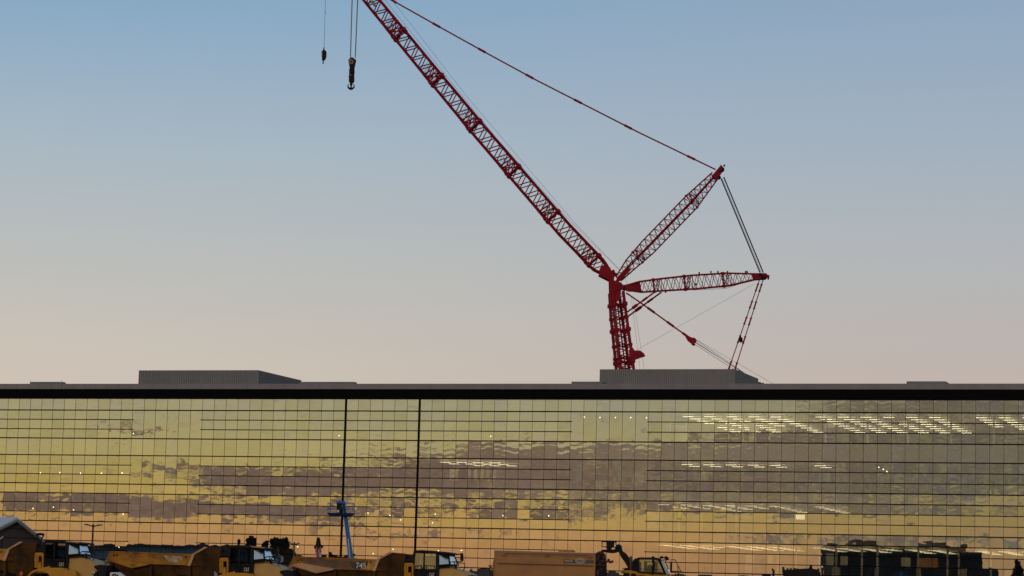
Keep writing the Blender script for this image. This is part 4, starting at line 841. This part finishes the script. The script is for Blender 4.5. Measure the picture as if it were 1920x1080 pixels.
for pts in ([(1128, 1025.5), (1137, 1025.5)], [(1128.5, 1016), (1128.5, 1025.5)], [(1137, 1015), (1138, 1032)], [(1153, 1015), (1157, 1028)], [(1128, 1016), (1157, 1016)], [(1147, 1026), (1157, 1026)]): mb.path([A(x, y, -.3) for x, y in pts], .035, 5)
mb.build('cage_rail', M_DARK, cg)
mb = MB(); mb.prism([A(x, y, -.4) for x, y in ((1167, 1066), (1180, 1064), (1187, 1064), (1186, 1068), (1172, 1068))], (0, 1, 0)); p = A(1178, 1068); mb.box((p.x-.3, p.y-.3, 1.2), (p.x+.3, p.y+.5, p.z)); mb.build('turntable', M_DARK, al)
mb = MB(); mb.box((p.x-1.3, p.y-1, .5), (p.x+1.3, p.y+1, 1.2)); mb.build('chassis', M_DBLUE, al, bevel=.06)
for u in (-.95, .95):
    for v in (-1, 1): wheel(al, p.x+u-al.location.x, p.y+v-al.location.y, .45, .45, .3)

# ------------------------------------------------------------------ blue boom lift
BD = 185.0
def B(x, y, v=0.0): return at(x, y, BD)+Vector((0, v, 0))
bl = thing('boom_lift', gp(672, BD), 'blue telescopic boom lift with its basket raised against the left dark pilaster', 'boom lift')
mb = MB(); P = [B(641, 944), B(647.5, 944), B(663, 1049), B(652, 1049)]; mb.prism(P, (0, .5, 0)); q0, q1 = B(652, 1048), B(663, 1048); e0, e1 = B(661, 1120), B(675, 1120); mb.prism([q0, q1, e1, e0], (0, .5, 0)); bm = mb.build('boom', M_BLUE, bl, bevel=.04)
mb = MB(); mb.path([B(653, 1010, -.06), B(656.5, 1049, -.06)], .03, 5); mb.path([B(641.6, 948, -.06), B(652.5, 1040, -.06)], .03, 5); mb.build('hose', M_BOX, bm)
bk = bpy.data.objects.new('basket', None); COL.objects.link(bk); bk.parent = bl
mb = MB()
for v in (-.7, .5):
    for pts in ([(615.5, 943.5), (663.5, 943.5)], [(615.5, 954), (663.5, 954.5)], [(615.3, 943.5), (615.3, 967)], [(617.8, 943.5), (617.8, 963)], [(663.5, 943.5), (663.5, 967)], [(661, 943.5), (661, 963)]): mb.path([B(x, y, v) for x, y in pts], .014, 5)
for x in (615.5, 663.5):
    for y in (943.5, 954): mb.tube(B(x, y, -.7), B(x, y, .5), .014, 5)
mb.build('guard_rail', M_BLUE, bk)
mb = MB(); mb.prism([B(x, y, -.7) for x, y in ((615, 962.3), (663.8, 962.3), (663.8, 966), (655, 967.5), (622, 967.5), (615, 965))], (0, 1.2, 0)); mb.build('floor', M_DBLUE, bk)
mb = MB(); mb.prism([B(x, y, -.85) for x, y in ((632, 940.3), (647.5, 940.3), (647.5, 944.3), (632, 944.3))], (0, .5, 0)); mb.build('control_cover', M_BLUE, bk)
mb = MB(); mb.prism([B(x, y, -.75) for x, y in ((632.5, 944.5), (641, 944.5), (640, 962), (632.5, 962))], (0, .3, 0)); mb.prism([B(x, y, -.3) for x, y in ((639, 958), (643, 950), (643, 968), (638, 968))], (0, .3, 0)); mb.build('control_console', M_DARK, bk)
mb = MB(); mb.prism([B(x, y, -.78) for x, y in ((633.5, 957), (637, 957), (637, 961.5), (633.5, 961.5))], (0, .02, 0)); mb.build('paper_holder', M_BOX, bk)
p = B(668, 1120); mb = MB(); mb.box((p.x-1.3, p.y-.9, 1.0), (p.x+1.3, p.y+1.2, 2.3)); mb.build('turntable', M_BLUE, bl, bevel=.08)
mb = MB(); mb.box((p.x-1.6, p.y-1.1, .45), (p.x+1.6, p.y+1.2, .95)); mb.build('chassis', M_DBLUE, bl, bevel=.06)
for u in (-1.1, 1.1):
    for v in (-1.1, 1.2): wheel(bl, p.x+u-bl.location.x, p.y+v-bl.location.y, .5, .5, .35)
# red and white mast next to it
def G(x, y, v=0.0): return at(x, y, 190.0)+Vector((0, v, 0))
rm = thing('stowed_boom', gp(598, 190), 'narrow red, white and grey boom with dark pulley head, rising behind the 745 truck bed', 'boom')
mb = MB(); mb.prism([G(x, y, -.25) for x, y in ((593.5, 1022), (596, 1015), (601, 1015), (602, 1030), (603, 1060), (605, 1140), (592, 1140), (592, 1060))], (0, .5, 0)); mb.build('boom_tube', mat('slate_grey', (0.05, 0.05, 0.07), .6, var=.3), rm)
mb = MB(); mb.path([G(592.6, 1030, -.3), G(594, 1048, -.3), G(596, 1100, -.3)], .06, 5); mb.path([G(601, 1024, -.3), G(602, 1034, -.3)], .05, 5); mb.path([G(594, 1021, -.3), G(595, 1034, -.3), G(597, 1048, -.3)], .05, 5); mb.build('red_stripe', mat('bright_red', (0.42, 0.02, 0.03), .5), rm)
mb = MB(); mb.path([G(592.5, 1036, -.33), G(595, 1052, -.33)], .03, 4); mb.path([G(598.5, 1030, -.3), G(599.5, 1050, -.3)], .03, 4); mb.path([G(601.5, 1036, -.3), G(602, 1050, -.3)], .03, 4); mb.build('pale_rope', M_BOX, rm)
mb = MB(); mb.prism([G(x, y, -.35) for x, y in ((592, 1024), (594, 1012), (596, 1007.5), (599, 1008), (601, 1014), (602, 1024), (599, 1027))], (0, .7, 0)); mb.ball(G(591.5, 1026), .13, 6); mb.ball(G(603, 1025), .13, 6); mb.tube(G(602, 1024), G(606, 1024), .05, 5); mb.build('pulley_head', M_DARK, rm, bevel=.03)

# ------------------------------------------------------------------ street lamps
def street_lamp(x, ytop, ybase, Y, halfw, label, gr='double headed street lamps'):
    b0 = gp(x, Y); sl = thing('street_lamp', b0, label, 'street lamp', gr)
    t = at(x+(0.0), ytop, Y); t.x = b0.x
    mb = MB(); mb.tube(b0, t, .10, 8, .07); mb.tube(b0, b0+Vector((0, 0, .7)), .28, 10); mb.build('pole', M_POLE, sl)
    for s in (-1, 1):
        mb = MB(); mb.tube(t+Vector((0, 0, -.12)), t+Vector((s*.45, 0, .04)), .05, 5); arm = mb.build('arm', M_POLE, sl)
        mb = MB(); a = t+Vector((s*.40, -.12, .02)); mb.hexa([a+Vector((0, 0, -.07)), a+Vector((s*(halfw-.4), 0, 0)), a+Vector((s*(halfw-.4), .28, 0)), a+Vector((0, .28, -.07)), a+Vector((0, 0, .05)), a+Vector((s*(halfw-.4), 0, .05)), a+Vector((s*(halfw-.4), .28, .05)), a+Vector((0, .28, .05))]); mb.build('lamp_head', M_POLE, arm)
    mb = MB(); mb.ball(t, .1, 6); mb.build('cap', M_POLE, sl)
street_lamp(168.5, 984.5, 0, 205, .72, 'dark double-headed street lamp between the gabled tent and the middle haul truck')
street_lamp(548, 1018.5, 0, 230, .42, 'small dark double-headed street lamp left of the red and white boom')
# posts behind the first truck
def Q4(x, y, v=0.0): return at(x, y, 170)+Vector((0, v, 0))
lp = thing('loop_antenna', gp(75, 170), 'black post with a fan-shaped loop on top, behind the leftmost haul truck', 'post')
mb = MB(); mb.tube(gp(75, 170), Q4(75, 1014), .07, 6); mb.build('post', M_DARK, lp)
mb = MB(); mb.path([Q4(75, 1014), Q4(68.5, 1003), Q4(68.2, 1002)], .045, 5); mb.path([Q4(75.5, 1015), Q4(82, 1003.5)], .045, 5); mb.path([Q4(68, 1002.6), Q4(71, 1001.6), Q4(75.5, 1001.3), Q4(80, 1001.8), Q4(83, 1003)], .08, 5); mb.build('loop', M_DARK, lp)
lp = thing('marker_post', gp(3, 165), 'thin dark post at the left edge in front of the tent', 'post')
mb = MB(); mb.tube(gp(3, 165), at(3.2, 1010, 165), .05, 6); mb.build('post', M_DARK, lp); mb = MB(); mb.tube(at(-3, 1013, 165), at(6, 1006, 165), .03, 5); mb.build('crossbar', M_BOX, lp)
# ------------------------------------------------------------------ gabled tent on the left
TD2 = 190.0
def N(x, y, v=0.0): return at(x, y, TD2)+Vector((0, v, 0))
ap = N(28, 976); gd = Vector((.82, .57, 0)); ph_ = 5000/TD2
wr = 64/ph_/.82; wl_ = 66/ph_/.82
er = ap+gd*wr-Vector((0, 0, 51/ph_)); elft = ap-gd*wl_-Vector((0, 0, 42/ph_))
back = Vector((-.57, .82, 0))*14
tent = thing('gabled_tent', Vector((ap.x, ap.y, 0)), 'dark grey gabled fabric tent with a pale roof at the far left', 'tent')
mb = MB(); mb.prism([Vector((elft.x, elft.y, 0)), Vector((er.x, er.y, 0)), er, ap, elft], back); mb.build('wall', M_TENT, tent)
mb = MB(); up = Vector((0, 0, .16)); f_ = -back.normalized()*.3
mb.prism([ap+f_+up*.2, er+f_+up*.2+gd*.3-up*1.5, er+f_+up*1.2+gd*.3-up*1.5, ap+f_+up*1.6], back*1.02); mb.prism([ap+f_+up*.2, elft+f_+up*.2-gd*.3-up*1.5, elft+f_-gd*.3-up*.3, ap+f_+up*1.6], back*1.02); mb.build('roof', M_TENTR, tent)
mb = MB()
for a, b in ((ap, er), (ap, elft)): mb.tube(a+f_*1.2, b+f_*1.2, .11, 6)
mb.build('gable_trim', M_TRIM, tent)
mb = MB()
for dz, l0, l1 in ((15/ph_, -1.0, .9), (32/ph_, -2.2, 2.0)): mb.tube(ap+gd*l0*.8-Vector((0, 0, dz))-back.normalized()*.02, ap+gd*l1*.9-Vector((0, 0, dz))-back.normalized()*.02, .03, 4)
mb.build('seam', M_DARK, tent)

# ------------------------------------------------------------------ small things along the bottom edge
def Bx(x, y, Y, v=0): return at(x, y, Y)+Vector((0, v, 0))
bx = thing('utility_box', gp(218, 138), 'pale blue-white box with dark blue marks in front of the middle haul truck', 'box')
P = [Bx(x, y, 138) for x, y in ((206, 1075), (208, 1073), (224, 1073), (233, 1080), (233, 1120), (206, 1120))]
mb = MB(); mb.prism(P, (0, .6, 0)); mb.build('case', M_BOX, bx, bevel=.02)
mb = MB()
for x, y in ((212, 1078), (216, 1077.5), (220, 1079)): p = Bx(x, y, 138, -.01); mb.prism([p+Vector((-.05, 0, -.05)), p+Vector((.05, 0, -.05)), p+Vector((.04, 0, .05)), p+Vector((-.05, 0, .04))], (0, -.01, 0))
mb.build('blue_mark', M_DBLUE, bx)
mb = MB(); lg = Bx(219, 1118, 138); mb.box((lg.x-.3, lg.y+.1, 0), (lg.x+.3, lg.y+.5, lg.z)); mb.build('stand', M_DARK, bx)
hz = thing('hazard_board', gp(405, 143.2), 'small white board with black diagonal stripes beside the middle truck cab', 'sign')
q = [Bx(402, 1070, 143.2), Bx(407, 1067, 143.2), Bx(408, 1085, 143.2), Bx(402, 1085, 143.2)]
mb = MB(); mb.prism(q, (0, .04, 0)); mb.build('panel', M_BOX, hz)
mb = MB()
for k in range(4): y = 1071+k*4; mb.prism([Bx(402.2, y+3, 143.17), Bx(402.2, y+4.6, 143.17), Bx(407.3, y+.6, 143.17), Bx(407.3, y-1, 143.17)], (0, .02, 0))
mb.build('stripe', M_DARK, hz)
mb = MB(); mb.tube(gp(405, 143.25), Bx(405, 1085, 143.25), .04, 6); mb.build('post', M_DARK, hz)
KD2 = 200.0
def Z2(x, y, v=0): return at(x, y, KD2)+Vector((0, v, 0))
fl = thing('paving_machine', gp(1503, KD2), 'low black machine with a flat cluttered top at the bottom right of the facade', 'machine')
mb = MB(); mb.prism([Z2(x, y) for x, y in ((1471, 1070), (1474, 1068), (1484, 1068), (1498, 1066.5), (1520, 1065.5), (1534, 1068), (1538, 1073), (1539, 1090), (1476, 1090))], (0, 2, 0)); mb.build('deck', M_CABB, fl, bevel=.04)
mb = MB()
for x, y, h_ in ((1468, 1063, 9), (1476, 1065.5, 4), (1482, 1065, 4), (1489, 1064.5, 4), (1494, 1065.3, 3), (1534, 1065.5, 6), (1541, 1064, 14), (1471, 1068, 9)): mb.prism([Z2(x, y, .2), Z2(x+3.5, y+.4, .2), Z2(x+3, y+h_, .2), Z2(x+.8, y+h_, .2)], (0, .4, 0))
mb.path([Z2(1467, 1063), Z2(1471, 1070), Z2(1469, 1079)], .05, 5); mb.path([Z2(1541, 1064), Z2(1542, 1078)], .05, 5); mb.build('fitting', M_CABB, fl)
p = Z2(1476, 1090); q = Z2(1538, 1090); mb = MB(); mb.box((p.x, p.y+.1, .4), (q.x, p.y+1.9, p.z+.1)); mb.build('chassis', M_CABB, fl)
for u in (p.x+.6, q.x-.6):
    for v in (.2, 1.8): wheel(fl, u-fl.location.x, p.y+v-fl.location.y, .5, .5, .35)
po = thing('exhaust_stack', gp(1450, KD2+4), 'short bent black stack left of the low black machine', 'stack')
mb = MB(); mb.prism([at(x, y, KD2+4) for x, y in ((1447, 1066), (1449, 1065.5), (1452.5, 1070), (1452, 1090), (1449, 1140), (1448.5, 1090), (1449, 1073))], (0, .2, 0)); mb.build('pipe', M_CABB, po)
mb = MB(); mb.box((gp(1430, KD2+4).x, KD2+4, 0), (gp(1445, KD2+4).x, KD2+5, at(1440, 1077.5, KD2+4).z)); mb.build('housing', M_CABB, po, bevel=.05)

# ------------------------------------------------------------------ what the glass mirrors: buildings and trees behind the camera
VD = 760.0
def rv(x, y, D_=VD): return mirror(at(x, y, D_))
def rprism(pts, D_, th=14.0):
    P = [rv(x, y, D_) for x, y in pts]; off = mirror(at(960, 900, D_+th))-mirror(at(960, 900, D_)); off.z = 0; return P, off
def reflected(name, pts, D_, m, label, cat, th=14.0, pname='wall'):
    P, off = rprism(pts, D_, th); b0 = sum(P, Vector())/len(P); b0.z = 0
    t = thing(name, b0, label, cat); mb = MB(); mb.prism(P, off); mb.build(pname, m, t); return t, P, off
SH = 13
t, P, off = reflected('blue_shed', [(90, 1021+SH), (300, 1023+SH), (450, 1025+SH), (525, 1038+SH), (525, 1145), (90, 1145)], 760, M_HALL, 'long blue-grey shed mirrored in the lowest glass at the left', 'shed', 30)
mb = MB(); a, b = rv(90, 1020+SH, 758), rv(452, 1024.5+SH, 758); mb.prism([a, b, b+Vector((0, 0, .5)), a+Vector((0, 0, .5))], off); mb.build('roof', M_HALL2, t)
reflected('dark_building', [(1563, 1035), (1604, 1036), (1605, 1031), (1628, 1029), (1655, 1032), (1656, 1037), (1716, 1038), (1717, 1041), (1748, 1042), (1749, 1036), (1790, 1037), (1791, 1041), (1812, 1042), (1813, 1058), (1822, 1060), (1823, 1050), (1840, 1051), (1841, 1072), (1870, 1074), (1870, 1165), (1563, 1165)], 820, M_NAVY, 'dark flat roofed building mirrored in the glass at bottom right', 'building', 30)
t, P, off = reflected('low_warehouse', [(500, 1041+SH), (665, 1043+SH), (665, 1150), (500, 1150)], 900, M_NAVY, 'low dark warehouse mirrored behind the raised truck bed', 'warehouse', 20)
reflected('low_warehouse', [(880, 1066+SH), (1200, 1074+SH), (1500, 1082+SH), (1563, 1083+SH), (1563, 1160), (880, 1150)], 900, M_HALL2, 'long low slate warehouse mirrored along the foot of the facade', 'warehouse', 20)
def tree(x, ytop, ybase, wpx, D_, label, kind='round', n=900):
    n = int(n*2.6)
    base = rv(x, ybase, D_); base.z = 0; top = rv(x, ytop, D_); H_ = top.z; wm = wpx/5000*D_
    t = thing('tree', base, label, 'tree', 'trees mirrored in the glass')
    mb = MB(); mb.tube(base, base+Vector((0, 0, H_*.75)), .35, 6, .12); mb.build('trunk', M_BARK, t)
    rg = random.Random(int(x*7+ytop)); mb = MB()
    for i in range(n):
        z = rg.uniform(.12, 1)
        env = {'round': math.sqrt(max(0, 1-((z-.6)/.42)**2)) if z > .2 else .3, 'cone': (1-z)*1.1+.04, 'broad': (1-abs(z-.7)*1.3)}[kind]
        env = max(.05, env)*(.9+.22*math.sin(z*23+x)); a = rg.uniform(0, 6.283); r_ = math.sqrt(rg.random())*env*wm/2
        c = base+Vector((math.cos(a)*r_, math.sin(a)*r_, z*H_)); s = rg.uniform(.2, .5)
        d1 = Vector((rg.gauss(0, 1), rg.gauss(0, 1), rg.gauss(0, 1))).normalized()*s; d2 = d1.cross(Vector((rg.gauss(0, 1), rg.gauss(0, 1), rg.gauss(0, 1)))).normalized()*s
        mb.quad(c-d1, c-d2, c+d1, c+d2)
    mb.build('crown', M_LEAF, t)
for a in ((443, 1012+SH, 1140, 9, 780, 'thin pointed conifer mirrored left of the stepped trees', 'cone', 300), (466, 1003+SH+6, 1140, 28, 780, 'first tall broad tree mirrored above the middle truck cab', 'broad', 1400),
          (492, 1008+SH+6, 1140, 26, 790, 'shorter rounded tree mirrored between two taller ones', 'round', 1200), (520, 1004+SH+6, 1140, 46, 790, 'widest dark tree mirrored left of the small street lamp', 'broad', 1900),
          (539, 1026+SH, 1140, 34, 700, 'dark arched bush mirrored behind the small street lamp', 'round', 900), (620, 1031+SH, 1140, 20, 850, 'round dark tree mirrored left of the blue boom', 'round', 800), (660, 1034+SH, 1140, 34, 850, 'dark sloping tree mirrored right of the blue boom', 'cone', 800),
          (1908, 1052+SH, 1160, 34, 800, 'dark tree mirrored at the right edge of the glass', 'round', 1000), (1520, 1060+SH, 1160, 16, 800, 'small dark conifer mirrored above the low black machine', 'cone', 500)):
    tree(*a)
